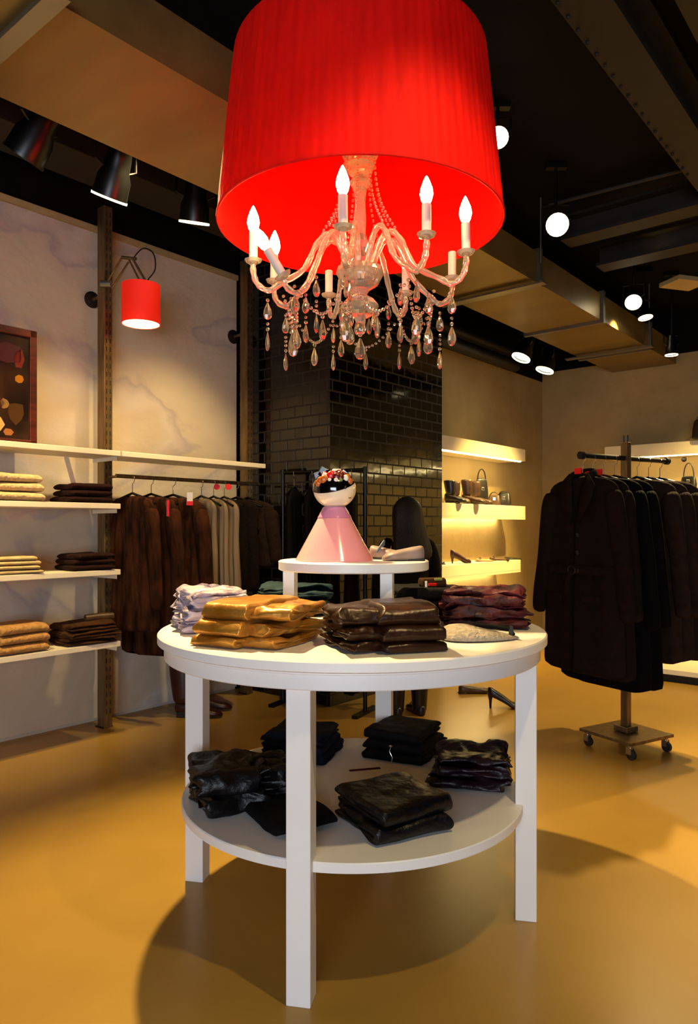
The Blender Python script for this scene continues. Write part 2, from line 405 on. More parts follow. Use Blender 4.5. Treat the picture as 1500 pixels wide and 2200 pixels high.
# pipes over the shoe wall
for i, (b, z, aend) in enumerate(((-3.22, 2.72, 6.35), (-3.22, 2.84, 6.6))):
    e = W(aend, b, z)
    m = MB().tube([W(C1 + .0, b, z), W(aend, b, z)], .05 - .008 * i, 12)
    tag(m.build('wall_pipe', M['dark_steel']), ('lower dark pipe along the top of the shoe wall', 'upper dark pipe along the top of the shoe wall')[i], 'pipe')
# dark track beams over the left wall
for i, (b, z, hh, ww) in enumerate(((-3.75, 3.12, .1, .3), (-3.3, 3.2, .12, .1))):
    m = MB(); ub(-1.5, C0 - .02, b, b + ww, z, min(z + hh, 3.29), m)
    tag(wb(m, 'ceiling_track', M['beam'], smooth=False, bevel=.004), ('wide dark brown bulkhead board above the left wall panels', 'dark brown lighting track beside the air duct')[i], 'track')

def track_lamp(loc, tgt, label, r=.055, L=.17, lit=True, group=None, glow=False):
    t = thing('spotlight', label, 'spotlight', loc, 0, group)
    d = (Vector(tgt) - Vector(loc)).normalized()
    q = d.to_track_quat('Z', 'Y').to_matrix().to_4x4()
    pr = [(.018, -L * .55), (r * .55, -L * .5), (r * .7, -L * .2), (r * .75, 0), (r * .95, L * .15), (r, L * .5), (r * .93, L * .5), (r * .85, L * .2)]
    MB().lathe(pr, 20, mx=q, capt=True).build('lamp_head', M['black_metal'], t)
    MB().lathe([(r * 1.03, L * .48), (r * 1.03, L * .52), (r * .92, L * .52), (r * .92, L * .48)], 20, mx=q, capb=False, capt=False).build('rim', M['rim_glow'] if lit else M['black_metal'], t)
    MB().lathe([(.001, L * .3), (r * .88, L * .32), (r * .9, L * .42), (.001, L * .45)], 20, mx=q).build('lens', M['lamp_lit'] if (glow or lit) else M['black_metal'], t)
    m = MB(); x = q @ Vector((1, 0, 0)); x = Vector((x.x, x.y, 0)).normalized()
    m.tube([x * r * .8, x * r * 1.25 + Vector((0, 0, .02)), x * r * 1.25 + Vector((0, 0, r * 1.6)), Vector((0, 0, r * 1.7)), -x * r * 1.25 + Vector((0, 0, r * 1.6)), -x * r * 1.25 + Vector((0, 0, .02)), -x * r * .8], .006, 6)
    m.build('yoke', M['black_metal'], t)
    top = CH - .03 - loc[2]
    MB().tube([(0, 0, r * 1.7), (0, 0, max(top, r * 1.7 + .05))], .009, 8).build('stem', M['black_metal'], t)
    MB().box((0, 0, max(top, r * 1.7 + .05) + .01), (.12, .04, .03)).build('mount', M['black_metal'], t, smooth=False)
    return t
def lamp_at(x, y, D, tgt, label, **k): return track_lamp(P(x, y, D), tgt, label, **k)
lamp_at(85, 275, 3.02, W(1.0, -4.0, 1.2), 'black can spotlight, leftmost of the three beside the duct', r=.085, L=.27, lit=False)
lamp_at(250, 365, 3.3, W(1.9, -4.0, .9), 'black can spotlight with a lit rim, middle of the three beside the duct', r=.08, L=.25)
lamp_at(420, 425, 3.9, W(2.9, -3.9, .6), 'black can spotlight next to the big red shade', r=.08, L=.25)
lamp_at(1195, 480, 4.2, (0.6, .9, 1.2), 'round glowing ceiling lamp to the right of the red shade', r=.062, L=.16, glow=True)
lamp_at(1070, 290, 3.6, (0.2, .9, .9), 'small lit ceiling lamp half hidden by the red shade', r=.05, L=.12, glow=True)
lamp_at(1362, 640, 5.6, (1.2, 3.4, .9), 'upper lit lamp above the coat rack', r=.06, L=.16, glow=True)
lamp_at(1385, 668, 5.9, (2.6, 5.4, .3), 'lower lit lamp above the coat rack', r=.055, L=.12, glow=True)
lamp_at(1443, 742, 6.0, P(1443, 1500, 6.0), 'small black pendant lamp in front of the back wall', r=.05, L=.16)
lamp_at(1130, 745, 6.25, W(5.2, -3.2, 1.3), 'black spotlight above the shoe shelves, the left one', r=.08, L=.22)
lamp_at(1178, 772, 6.65, W(5.8, -3.2, 1.0), 'black spotlight above the shoe shelves, the right one', r=.08, L=.22)
tag(MB().box(P(1470, 608, 5.2), (.26, .2, .03), .3).build('ceiling_plate', M['plaster'], smooth=False), 'pale square plate under the ceiling at far right', 'plate')

# ------------------------------------------------------------------ chandelier
CHX, CHY = .036, 2.36
t = thing('chandelier', 'big red drum chandelier with crystal arms and lit candle bulbs above the table', 'chandelier', (CHX, CHY, 0))
rb, rt, zb, zt = .458, .405, 2.175, 2.70
m = MB(); N = 360
def ring(r, z, amp): return [((r + amp * (math.sin(k * 2 * PI * 90 / N) + .5 * noise.noise(Vector((k * .21, z * 2, 3))))) * math.cos(2 * PI * k / N), (r + amp * (math.sin(k * 2 * PI * 90 / N) + .5 * noise.noise(Vector((k * .21, z * 2, 3))))) * math.sin(2 * PI * k / N), z) for k in range(N)]
rr = []
for i in range(9):
    f = i / 8; rr.append(ring(rb + (rt - rb) * f, zb + (zt - zb) * f, .0014 if 0 < i < 8 else .0004))
m.rings(rr, cap=False)
shade = m.build('shade', M['red_fabric'], t, ang=80)
m = MB(); m.lathe([(rb - .006, zb), (rt - .006, zt), (rt - .003, zt + .001)], 96, capb=False, capt=False).build('shade_lining', M['red_inner'], t)
m = MB().tube([(rb * math.cos(2 * PI * k / 72), rb * math.sin(2 * PI * k / 72), zb) for k in range(72)], .004, 6, closed=True); m.build('shade_hem', M['red_fabric'], shade)
MB().lathe([(.02, zt - .01), (rt - .01, zt - .004), (rt - .01, zt), (.02, zt)], 64).build('shade_top', M['red_inner'], t)
MB().tube([(0, 0, 2.40), (0, 0, 3.30)], .008, 8).build('suspension_rod', M['chrome'], t)
# crystal stem
stem = MB().lathe([(.012, 2.42), (.062, 2.41), (.055, 2.395), (.03, 2.385), (.05, 2.37), (.038, 2.345), (.022, 2.335), (.036, 2.315), (.022, 2.295), (.017, 2.25), (.02, 2.2), (.018, 2.15), (.028, 2.12), (.018, 2.09), (.034, 2.065), (.03, 2.055), (.05, 2.045), (.076, 2.035), (.078, 2.02), (.06, 1.985), (.03, 1.965), (.022, 1.95), (.045, 1.935), (.062, 1.915), (.05, 1.89), (.02, 1.875), (.012, 1.86)][::-1], 16)
stem.build('crystal_stem', M['crystal'], t, smooth=False)
MB().ball((0, 0, 1.84), .02, 10, 6).build('finial', M['crystal_drop'], t)
def drop_mb(mb, p, s=1.0, rz=0.0):
    p = Vector(p)
    mx = Matrix.Translation(p) @ Matrix.Rotation(rz, 4, 'Z')
    mb.ball((0, 0, -.004), .006 * s, 6, 4, mx=mx)
    pr = [(.001, -.066), (.009, -.062), (.0145, -.050), (.0125, -.036), (.006, -.020), (.0025, -.012)]
    vs = []
    for r, z in pr:
        for k in range(8):
            a = 2 * PI * k / 8; vs.append((r * s * math.cos(a), r * s * .5 * math.sin(a), z * s))
    fs = [(i * 8 + k, i * 8 + (k + 1) % 8, (i + 1) * 8 + (k + 1) % 8, (i + 1) * 8 + k) for i in range(5) for k in range(8)] + [tuple(range(8))[::-1], tuple(40 + k for k in range(8))]
    mb.add(vs, fs, mx)
arms = [(261, .334, 0), (304, .333, 0), (336, .352, 0), (16, .325, 2), (56, .30, 0), (112, .29, 2), (158, .315, 0), (192, .345, 0), (216, .29, 1)]
for ang, ra, kind in arms:
    an = math.radians(ang); c, s_ = math.cos(an), math.sin(an)
    zc = 2.045  # candle base height
    if kind == 1: zc = 1.965
    pts = []
    ctrl = [(.03, 2.02), (.05, 2.07), (.075, 2.125), (.11, 2.14), (.145, 2.10), (.185, 2.02), (ra - .08, 1.965), (ra - .045, 1.945), (ra - .012, 1.965), (ra, 2.0), (ra, zc - .01)]
    if kind == 1: ctrl = [(.03, 2.02), (.05, 2.07), (.075, 2.125), (.11, 2.13), (.145, 2.08), (.175, 2.0), (.205, 1.94), (.24, 1.91), (ra - .01, 1.925), (ra, 1.955)]
    # smooth with Catmull-Rom
    for i in range(len(ctrl) - 1):
        p0 = ctrl[max(i - 1, 0)]; p1 = ctrl[i]; p2 = ctrl[i + 1]; p3 = ctrl[min(i + 2, len(ctrl) - 1)]
        for q in range(4):
            u_ = q / 4
            f = lambda k: .5 * (2 * p1[k] + (p2[k] - p0[k]) * u_ + (2 * p0[k] - 5 * p1[k] + 4 * p2[k] - p3[k]) * u_ ** 2 + (3 * p1[k] - p0[k] - 3 * p2[k] + p3[k]) * u_ ** 3)
            pts.append((f(0) * c, f(0) * s_, f(1)))
    pts.append((ctrl[-1][0] * c, ctrl[-1][0] * s_, ctrl[-1][1]))
    rad = [.0095 + .0015 * math.sin(i * 2.1) for i in range(len(pts))]
    arm = MB().tube(pts, rad, 8).build('crystal_arm', M['crystal'], t, ang=60)
    base = Vector(pts[-1])
    if kind == 1: ax = Vector((-.62, -.12, 1.0)).normalized()
    elif kind == 2: ax = Vector((0, 0, 1))
    else: ax = Vector((R.uniform(-.03, .03), R.uniform(-.03, .03), 1)).normalized()
    q = Matrix.Translation(base) @ ax.to_track_quat('Z', 'Y').to_matrix().to_4x4()
    MB().lathe([(.008, -.012), (.024, -.004), (.028, .004), (.014, .006)], 12, mx=q).build('bobeche', M['crystal'], arm)
    MB().lathe([(.0135, 0), (.0135, .088), (.010, .09)], 14, mx=q).build('candle_sleeve', M['candle'], arm)
    if kind != 2:
        MB().lathe([(.009, .09), (.015, .1), (.0195, .118), (.017, .136), (.010, .155), (.004, .168), (.001, .172)], 12, mx=q).build('bulb', M['bulb'], arm)
    # pendants
    for rr_, dzz in ((ra - .045, .0), (ra - .12, .01)):
        m = MB()
        zz = 1.93 + dzz if rr_ > .2 else 1.99
        drop_mb(m, (rr_ * c, rr_ * s_, zz - .012), 1.0, an)
        L = R.randint(1, 3)
        for k in range(L): m.ball((rr_ * c, rr_ * s_, zz - .016 - .075 - k * .014), .0055, 6, 4)
        drop_mb(m, (rr_ * c, rr_ * s_, zz - .09 - L * .014), 1.1, R.uniform(0, 3))
        m.build('pendant_drop', M['crystal_drop'], arm, smooth=False)
    # bead strand from crown to arm crest
    m = MB()
    a0 = Vector((.05 * c, .05 * s_, 2.39)); a1 = Vector((.12 * c, .12 * s_, 2.15))
    n_ = 15
    for k in range(n_ + 1):
        f = k / n_; p = a0.lerp(a1, f) - Vector((c, s_, 0)) * .018 * math.sin(PI * f) + Vector((0, 0, -.012 * math.sin(PI * f)))
        m.ball(p, .0048, 6, 4, sc=(1, 1, 1.35))
    m.build('bead_strand', M['crystal_drop'], t)
# garlands between the arms
angs = sorted([a[0] for a in arms])
for i, a in enumerate(angs):
    b = angs[(i + 1) % len(angs)]; b = b + 360 if b <= a else b
    m = MB(); n_ = 18
    for k in range(n_ + 1):
        f = k / n_; an = math.radians(a + (b - a) * f); r_ = .25 - .03 * math.sin(PI * f)
        m.ball((r_ * math.cos(an), r_ * math.sin(an), 1.93 - .095 * math.sin(PI * f)), .0055, 6, 4)
    an = math.radians((a + b) / 2); drop_mb(m, (.22 * math.cos(an), .22 * math.sin(an), 1.83), 1.15, an)
    m.build('bead_garland', M['crystal_drop'], t, smooth=False)
for k in range(8):
    m = MB(); an = 2 * PI * k / 8 + .2; drop_mb(m, (.055 * math.cos(an), .055 * math.sin(an), 1.90), 1.0, an); m.build('centre_drop', M['crystal_drop'], t, smooth=False)
m = MB(); drop_mb(m, (0, 0, 1.825), 1.3); m.build('centre_drop', M['crystal_drop'], t, smooth=False)

# ------------------------------------------------------------------ round display table
TX, TY = .010, 2.36; TZ = .8725; LZ = .354
RA = math.radians(-11)
t = thing('round_display_table', 'round white two-tier display table in the middle of the floor', 'table', (TX, TY, 0))
MB().lathe([(.585, TZ - .030), (.606, TZ - .030), (.613, TZ - .026), (.613, TZ - .004), (.609, TZ)], 128).build('tabletop', M['white_lacquer'], t)
MB().lathe([(.560, .796), (.590, .796), (.593, .799), (.593, .835), (.598, .837), (.598, TZ - .03), (.560, TZ - .03)], 128, capb=False, capt=False).build('apron', M['white_lacquer'], t)
MB().lathe([(.536, LZ - .028), (.541, LZ - .026), (.541, LZ - .003), (.538, LZ)], 128).build('lower_shelf', M['white_lacquer'], t)
legc = [(-.131, -.520), (-.527, .118), (.533, -.127), (.130, .515)]
for lx, ly in legc:
    lg = MB().box((lx, ly, .4), (.063, .063, .8), RA).build('leg', M['white_lacquer'], t, smooth=False, bevel=.002)
    MB().box((lx, ly, .004), (.05, .05, .008), RA).build('foot_pad', M['rubber'], lg, smooth=False)
lx, ly = legc[0]; ux_, uy_ = -lx / .535, -ly / .535
m = MB()
mx = Matrix.Translation((lx, ly, 0)) @ Matrix.Rotation(math.atan2(uy_, ux_), 4, 'Z')
m.add([(.03, -.02, LZ - .028), (.09, -.02, LZ - .028), (.03, -.02, LZ - .09), (.03, .02, LZ - .028), (.09, .02, LZ - .028), (.03, .02, LZ - .09)], [(0, 2, 1), (3, 4, 5), (0, 1, 4, 3), (1, 2, 5, 4), (2, 0, 3, 5)], mx)
m.build('corner_brace', M['white_lacquer'], t, smooth=False)

# riser
RXc, RYc = .015, 2.40
t = thing('display_riser', 'small round white riser table standing on the display table', 'riser', (RXc, RYc, TZ))
MB().lathe([(.243, .184), (.247, .187), (.247, .212), (.243, .215)], 96).build('riser_top', M['white_lacquer'], t)
for x, y in ((-.208, -.01), (.103, -.155), (.118, .17)):
    MB().box((x, y, .093), (.038, .045, .186), RA).build('leg', M['white_lacquer'], t, smooth=False, bevel=.0015)

# doll
t = thing('doll_figurine', 'pink cone-bodied ceramic doll with black patterned hair on the riser', 'figurine', (-.047, 2.36, TZ + .215))
MB().lathe([(.126, 0), (.127, .004), (.036, .172), (.034, .175)], 64).build('cone_body', M['pink'], t)
MB().lathe([(.0556, .139), (.0385, .1715), (.036, .1745)], 64, capb=False, capt=False).build('collar', M['pink_dark'], t)
hc = Vector((0, 0, .232)); hr = .070
MB().ball(hc, hr, 32, 20, sc=(1, 1, .9)).build('head', M['face_cream'], t)
# hair cap: tilted cap over the head
m = MB(); vs = []; fs = []; n1, n2 = 14, 36
tilt = Matrix.Translation(hc) @ Matrix.Diagonal((1, 1, .9, 1)) @ Matrix.Rotation(math.radians(-14), 4, 'Y') @ Matrix.Rotation(math.radians(20), 4, 'X')
for i in range(n1 + 1):
    ph = math.radians(80) * i / n1
    for k in range(n2):
        a = 2 * PI * k / n2; r_ = hr * 1.025; vs.append((r_ * math.sin(ph) * math.cos(a), r_ * math.sin(ph) * math.sin(a), r_ * math.cos(ph)))
for i in range(n1):
    for k in range(n2): fs.append((i * n2 + k, (i + 1) * n2 + k, (i + 1) * n2 + (k + 1) % n2, i * n2 + (k + 1) % n2))
m.add(vs, fs, tilt); hair = m.build('hair', M['black_gloss'], t)
rr = random.Random(3)
def blob(x, z, r_, mt, name, dy=-.9, sc=(1, .5, 1)):
    v = Vector((x, dy, z)).normalized() * hr * 1.03
    MB().ball((hc.x + v.x, hc.y + v.y, hc.z + v.z * .9), r_, 10, 7, sc=sc).build(name, mt, hair)
for x, z, r_, k in ((-.9, .35, .012, 'orange'), (-.75, .5, .013, 'orange'), (-.5, .5, .014, 'orange'), (-.55, .85, .010, 'white_cer'), (-.62, 1.0, .011, 'red_cer'), (-.16, .72, .015, 'red_cer'), (-.12, .9, .011, 'red_cer'),
                  (.12, .62, .014, 'dark_red_cer'), (.35, .85, .013, 'dark_red_cer'), (.6, .62, .011, 'white_cer'), (.8, .75, .012, 'orange'), (.95, .5, .011, 'orange'), (.3, .6, .012, 'dark_red_cer'),
                  (-.2, .42, .006, 'white_cer'), (.08, .40, .007, 'white_cer'), (-.32, .62, .006, 'white_cer'), (.25, 1.1, .011, 'dark_red_cer'), (0, 1.3, .010, 'white_cer'), (.55, 1.1, .010, 'orange'), (-.35, 1.2, .012, 'black_gloss'), (.3, .42, .006, 'green')):
    blob(x, z, r_, M[k], 'hair_ornament')
m = MB()
for (x, z, r_, rot) in ((-.035, .052, .022, .5), (-.052, .042, .018, -.3), (-.018, .05, .014, .2), (.012, .055, .013, 0), (.03, .05, .016, .7)):
    mx = Matrix.Translation((hc.x + x, -.012, hc.z + z)) @ Matrix.Rotation(rot, 4, 'Y')
    mm = MB(); mm.box((0, 0, 0), (r_ * 1.5, .01, r_ * 1.5), mx=mx); mm.build('hair_flower', M['blue_cer'] if x < -.03 else (M['white_cer'] if x == .012 else M['black_gloss']), hair, smooth=False, bevel=.003)
v = Vector((.5, -.85, -.02)).normalized() * hr
MB().ball((v.x, v.y, hc.z + v.z + .004), .0052, 10, 7).build('eye', M['black_gloss'], t)
v = Vector((.72, -.6, -.42)).normalized() * hr
MB().tube([(v.x - .004, v.y - .001, hc.z + v.z), (v.x, v.y, hc.z + v.z - .002), (v.x + .005, v.y + .003, hc.z + v.z)], .0012, 6).build('mouth', M['dark_red_cer'], t)

# ------------------------------------------------------------------ folded garments
def fold_mesh(w_, d_, h_, layers, seed, amp, nx=44, fq=1.0):
    """closed ribbon folded back and forth (U turns), extruded across the width; creased by ridged noise"""
    tk = h_ / layers; th = tk * .43; rs = random.Random(seed * 13 + 5)
    path = []; lay = []
    for L in range(layers):
        z = tk * (L + .5)
        ys = [d_ / 2 - d_ * i / 11 for i in range(12)]
        if L % 2 == 1: ys = ys[::-1]
        for y in ys: path.append(Vector((0, y, z))); lay.append(L)
        if L < layers - 1:
            y = ys[-1]; s_ = 1 if y > 0 else -1
            for k in range(1, 5):
                a = PI * k / 5; path.append(Vector((0, y + s_ * tk * .55 * math.sin(a), z + tk * .5 * (1 - math.cos(a))))); lay.append(L + k / 5)
    n = len(path); lo = []; hi = []
    for i, p in enumerate(path):
        tt = (path[min(i + 1, n - 1)] - path[max(i - 1, 0)]).normalized(); nn = Vector((0, -tt.z, tt.y))
        e = th if 0 < i < n - 1 else th * .4
        lo.append((p - nn * e, lay[i])); hi.append((p + nn * e, lay[i]))
    prof = lo + hi[::-1]
    so = Vector((seed * 7.3, seed * 3.1, seed * 1.7))
    xs = [rs.uniform(-.03, .03) for _ in range(layers + 1)]; sc = [1 - rs.uniform(0, .07) for _ in range(layers + 1)]
    rings = []
    for j in range(nx + 1):
        f = j / nx; edge = min(1, min(f, 1 - f) / .07)
        rg = []
        for p, L in prof:
            l0 = int(L); fr = L - l0; sx = sc[l0] * (1 - fr) + sc[min(l0 + 1, layers)] * fr; ox = xs[l0] * (1 - fr) + xs[min(l0 + 1, layers)] * fr
            q = Vector(((f - .5) * w_ * sx + ox * w_ * (.6 + .8 * noise.noise(Vector((p.y * 14, L * 3, seed)))), p.y, p.z))
            hz = min(1, p.z / h_ * 1.3)
            q.z = h_ * .5 + (q.z - h_ * .5) * (.60 + .40 * edge ** .6) - (1 - edge) * h_ * .10
            s5 = Vector((q.x * 7, q.y * 15, q.z * 10 + L * 1.5)) * fq + so
            rid = 1 - 2 * abs(noise.noise(s5 * .9 + Vector((3, 1, 7))))
            dzn = (noise.noise(s5 * .6) * .8 + .55 * rid + .3 * noise.noise(s5 * 2.6)) * amp * hz
            bump_y = (noise.noise(s5 * .7 + Vector((0, 9, 0))) + .4 * noise.noise(s5 * 2)) * amp * 1.1
            bump_x = (noise.noise(s5 * .8 + Vector((5, 0, 0))) + .5 * noise.noise(s5 * 2.3 + Vector((5, 0, 0)))) * amp * 1.5
            q += Vector((bump_x, bump_y, dzn)); q.z = max(q.z, .0006 + .0004 * hz)
            rg.append(q)
        rings.append(rg)
    return MB().rings(rings)
def stack(center, z0, rz, w_, d_, hs, mats, labels, name, cat, group, amp=.006, layers=2, jig=.012, seed=1, drift=(0, 0), scl=None, tail=0, fq=1.0):
    z = z0; rr = random.Random(seed)
    for i, h_ in enumerate(hs):
        sc = 1 - .03 * i if scl is None else scl[i]
        mw = .68 if tail else 1.0
        m = fold_mesh(w_ * sc * mw, d_ * sc, h_, layers, seed * 11 + i, amp, fq=fq)
        if tail: m.v = [(x - tail * .16 * w_, y, z_) for x, y, z_ in m.v]
        o = m.build(name, mats[i % len(mats)], sub=1, ang=180,
                    loc=(center[0] + rr.uniform(-jig, jig) + drift[0] * i, center[1] + rr.uniform(-jig, jig) + drift[1] * i, z), rz=rz + rr.uniform(-.09, .09) * (1 if jig else 0))
        tag(o, labels[i], cat, group)
        if tail:
            m2 = fold_mesh(w_ * .46, d_ * .82, h_ * .72, 2, seed * 17 + i, max(amp * 1.6, .014), fq=1.9)
            o2 = m2.build('loose_sleeve', mats[i % len(mats)], o, sub=1, ang=180, loc=(tail * w_ * .30, .012, .001)); o2.rotation_euler = (0, rr.uniform(-.04, .04), rr.uniform(-.4, .4))
        z += h_ * .97
def L3(base, n=3):
    pos = {1: [''], 2: ['bottom one of its pile', 'top one of its pile'], 3: ['bottom one of its pile', 'middle one of its pile', 'top one of its pile'],
           4: ['lowest of its pile', 'second from the bottom of its pile', 'third from the bottom of its pile', 'topmost of its pile']}[n]
    return [(base + ', ' + p) if p else base for p in pos]
stack((-.25, 2.06), TZ, math.radians(-30), .25, .29, (.030, .042, .048), [M['gold']], L3('folded gold satin shirt at the front left of the tabletop'), 'folded_shirt', 'shirt', 'gold shirts on the round table', .010, 2, .008, 3, drift=(.004, .012), tail=1)
stack((.095, 1.975), TZ, math.radians(13), .27, .25, (.030, .042, .052), [M['brown_satin']], L3('folded dark brown satin trousers at the front of the tabletop'), 'folded_trousers', 'trousers', 'brown trousers on the round table', .008, 2, .010, 5, drift=(-.006, .010), tail=-1)
stack((-.445, 2.33), TZ, math.radians(24), .20, .24, (.040, .040, .042), [M['lavender']], L3('crumpled pale lavender blouse at the left edge of the tabletop'), 'folded_blouse', 'blouse', 'lavender blouses on the round table', .026, 3, .006, 8, fq=1.8)
stack((-.20, 2.73), TZ, math.radians(12), .27, .22, (.034, .034, .036), [M['teal']], L3('folded dark teal jeans at the back left of the tabletop'), 'folded_jeans', 'jeans', 'teal jeans on the round table', .018, 3, .012, 12, fq=1.8)
stack((.27, 2.64), TZ, math.radians(10), .25, .24, (.034, .036, .040), [M['black_cloth']], L3('folded near-black pullover at the back right of the tabletop'), 'folded_pullover', 'pullover', 'black pullovers on the round table', .010, 2, .010, 15)
stack((.445, 2.41), TZ, math.radians(-8), .27, .22, (.036, .038, .040), [M['maroon']], L3('crumpled maroon velvet blouse at the right edge of the tabletop'), 'velvet_blouse', 'blouse', 'maroon blouses on the round table', .026, 3, .006, 19, fq=1.8)
# lower tier
stack((-.345, 2.26), LZ, math.radians(20), .29, .25, (.055, .062), [M['black_satin']], L3('shiny black puffy jacket at the left of the lower tier', 2), 'folded_jacket', 'jacket', 'black jackets on the lower tier', .026, 2, .006, 23, fq=1.5, tail=1)
stack((-.17, 2.70), LZ, math.radians(-22), .25, .22, (.034, .034, .034), [M['navy']], L3('folded navy jeans at the back left of the lower tier'), 'folded_jeans', 'jeans', 'navy jeans on the lower tier', .012, 2, .008, 27)
stack((.21, 2.71), LZ, math.radians(-24), .24, .23, (.036, .036, .038), [M['black_cloth']], L3('folded black trousers at the back right of the lower tier'), 'folded_trousers', 'trousers', 'black trousers at the back of the lower tier', .008, 2, .008, 31)
stack((.405, 2.43), LZ, math.radians(-14), .24, .22, (.042, .044), [M['purple']], L3('crumpled dark purple blouse at the right of the lower tier', 2), 'folded_blouse', 'blouse', 'purple blouses on the lower tier', .026, 3, .006, 35, fq=1.8)
stack((.125, 2.075), LZ, math.radians(29), .25, .23, (.046, .052), [M['black_satin']], L3('folded black satin trousers at the front of the lower tier', 2), 'folded_trousers', 'trousers', 'black trousers at the front of the lower tier', .012, 2, .010, 39)

# grey knit cap with black strap beside the brown trousers
t = thing('knitted_cap', 'flat grey knitted cap with a black strap at the right front of the tabletop', 'cap', (.375, 2.105, TZ))
poly = [(-.115, -.075), (-.03, -.085), (.06, -.06), (.125, -.01), (.12, .012), (.04, .02), (-.05, .07), (-.105, .095), (-.125, .05)]
vs = []; fs = []
rings_ = []
for sc_, z in ((.96, .001), (1.0, .006), (.98, .016), (.8, .03), (.5, .038), (.15, .040)):
    rings_.append([Vector((x * sc_ - .02 * (1 - sc_), y * sc_ + .03 * (1 - sc_), z * (1.0 - .5 * max(0, x) / .12))) for x, y in poly])
MB().rings(rings_).build('cap_body', M['grey_knit'], t, sub=2, ang=180)
MB().tube([(.0, .04, .034), (.05, .02, .032), (.09, .0, .028), (.1, -.012, .012)], .007, 8, flat=.5).build('strap', M['black_cloth'], t)
MB().box((.093, -.008, .026), (.012, .014, .026)).build('buckle', M['leather_black'], t, bevel=.002)

# black carrier bag on the lower tier
t = thing('carrier_bag', 'flat black paper carrier bag with rope handle behind the front leg', 'bag', (-.175, 2.10, LZ), math.radians(30))
fold_mesh(.20, .24, .035, 1, 51, .006).build('bag_body', M['black_cloth'], t, sub=1, ang=180)
MB().tube([(.075, .09, .03), (.085, .12, .05), (.1, .15, .052), (.11, .15, .05), (.105, .12, .045), (.10, .085, .028)], .0025, 6).build('rope_handle', M['black_satin'], t)
tag(MB().box((0, 0, .0015), (.11, .012, .003)).build('price_tag', M['dark_red_cer'], smooth=False, loc=(.055, 2.52, LZ), rz=.25), 'dark red swing tag lying on the lower tier beside the black trousers', 'tag')
t = thing('swing_tag', 'small silver string tag hanging from the black trousers on the lower tier', 'tag', (.148, 2.555, LZ + .02))
MB().tube([(0, 0, .05), (-.006, -.006, .035), (.004, -.012, .015), (0, -.014, -.01)], .0015, 6).build('string', M['chrome'], t)
MB().lathe([(.002, .048), (.009, .05), (.009, .053), (.002, .055)], 10).build('ring', M['chrome'], t)

# colourful patterned pouch with tag on the black pullovers
t = thing('patterned_pouch', 'small patterned pouch with red and green tag on the near-black pullovers', 'pouch', (.30, 2.60, TZ + .108), .2)
fold_mesh(.09, .05, .035, 1, 61, .006).build('pouch_body', M['brown_cotton'], t, sub=1, ang=180)
MB().box((-.012, -.032, .012), (.035, .006, .010), .2).build('red_tag', M['red_cer'], t, smooth=False, bevel=.002)
MB().box((.012, -.026, .03), (.03, .006, .009), .1).build('green_tag', M['green'], t, smooth=False, bevel=.002)
MB().box((-.035, -.032, .014), (.008, .006, .022), -.3).build('white_tag', M['white_tag'], t, smooth=False, bevel=.001)

# ------------------------------------------------------------------ shoes
def shoe_mesh(L=.24, wd=.042, hh=.05, heel=.0, op=.5, toe=.5):
    """closed shoe upper along +x (toe), heel raised by heel"""
    rings = []; n = 14
    for i in range(15):
        f = i / 14; x = f * L
        lift = heel * (1 - min(1, f / .68)) ** .8 if f < .68 else 0
        wv = wd * (.55 + .25 * math.sin(min(f, .3) / .3 * PI / 2) + .3 * math.exp(-((f - .72) / .2) ** 2)) * (1 if f < .86 else max(.12, math.sqrt(max(0, 1 - ((f - .86) / .145) ** 2))))
        top = hh * (1.0 - .45 * f) if f < .3 else hh * (.86 - .55 * (f - .3))
        if f > .85: top *= max(.35, 1 - (f - .85) * 3.5)
        if i == 0: wv *= .5; top *= .85
        rg = []
        for k in range(n):
            a = 2 * PI * k / n; cy, cz = math.cos(a), math.sin(a)
            rg.append(Vector((x, wv * math.copysign(abs(cy) ** .8, cy), lift + top * .5 + top * .5 * math.copysign(abs(cz) ** (.8 if cz > 0 else .45), cz))))
        rings.append(rg)
    return MB().rings(rings)
def shoe(loc, rz, mt, label, L=.23, heel=.0, hh=.05, name='shoe', group=None, stiletto=True, strap=None, sole=M['leather_black'], cat='shoe'):
    t = thing(name, label, cat, loc, rz, group)
    shoe_mesh(L, .04, hh, heel).build('upper', mt, t, sub=1, ang=180)
    if heel > .02:
        MB().lathe([(.006, 0), (.007, .006), (.010, heel * .6), (.020, heel + .01)], 10, c=(.018, 0, 0)).build('heel', sole, t)
    else:
        MB().box((.03, 0, .004), (.055, .055, .008)).build('heel', sole, t, bevel=.002)
    MB().lathe([(.001, 0), (.022, 0), (.020, -.012), (.001, -.014)][::-1], 14, mx=Matrix.Translation((.05, 0, hh * .74 + heel * .72)) @ Matrix.Rotation(math.radians(12 + heel * 250), 4, 'Y') @ Matrix.Diagonal((1.5, .85, 1, 1))).build('opening', M['hole'], t)
    if strap is not None:
        MB().tube([(.03, -.03, heel + .025), (.045, -.024, heel + hh + .0), (.05, 0, heel + hh + .012), (.045, .024, heel + hh + .0), (.03, .03, heel + .025)], .004, 6).build('strap', strap, t)
    return t
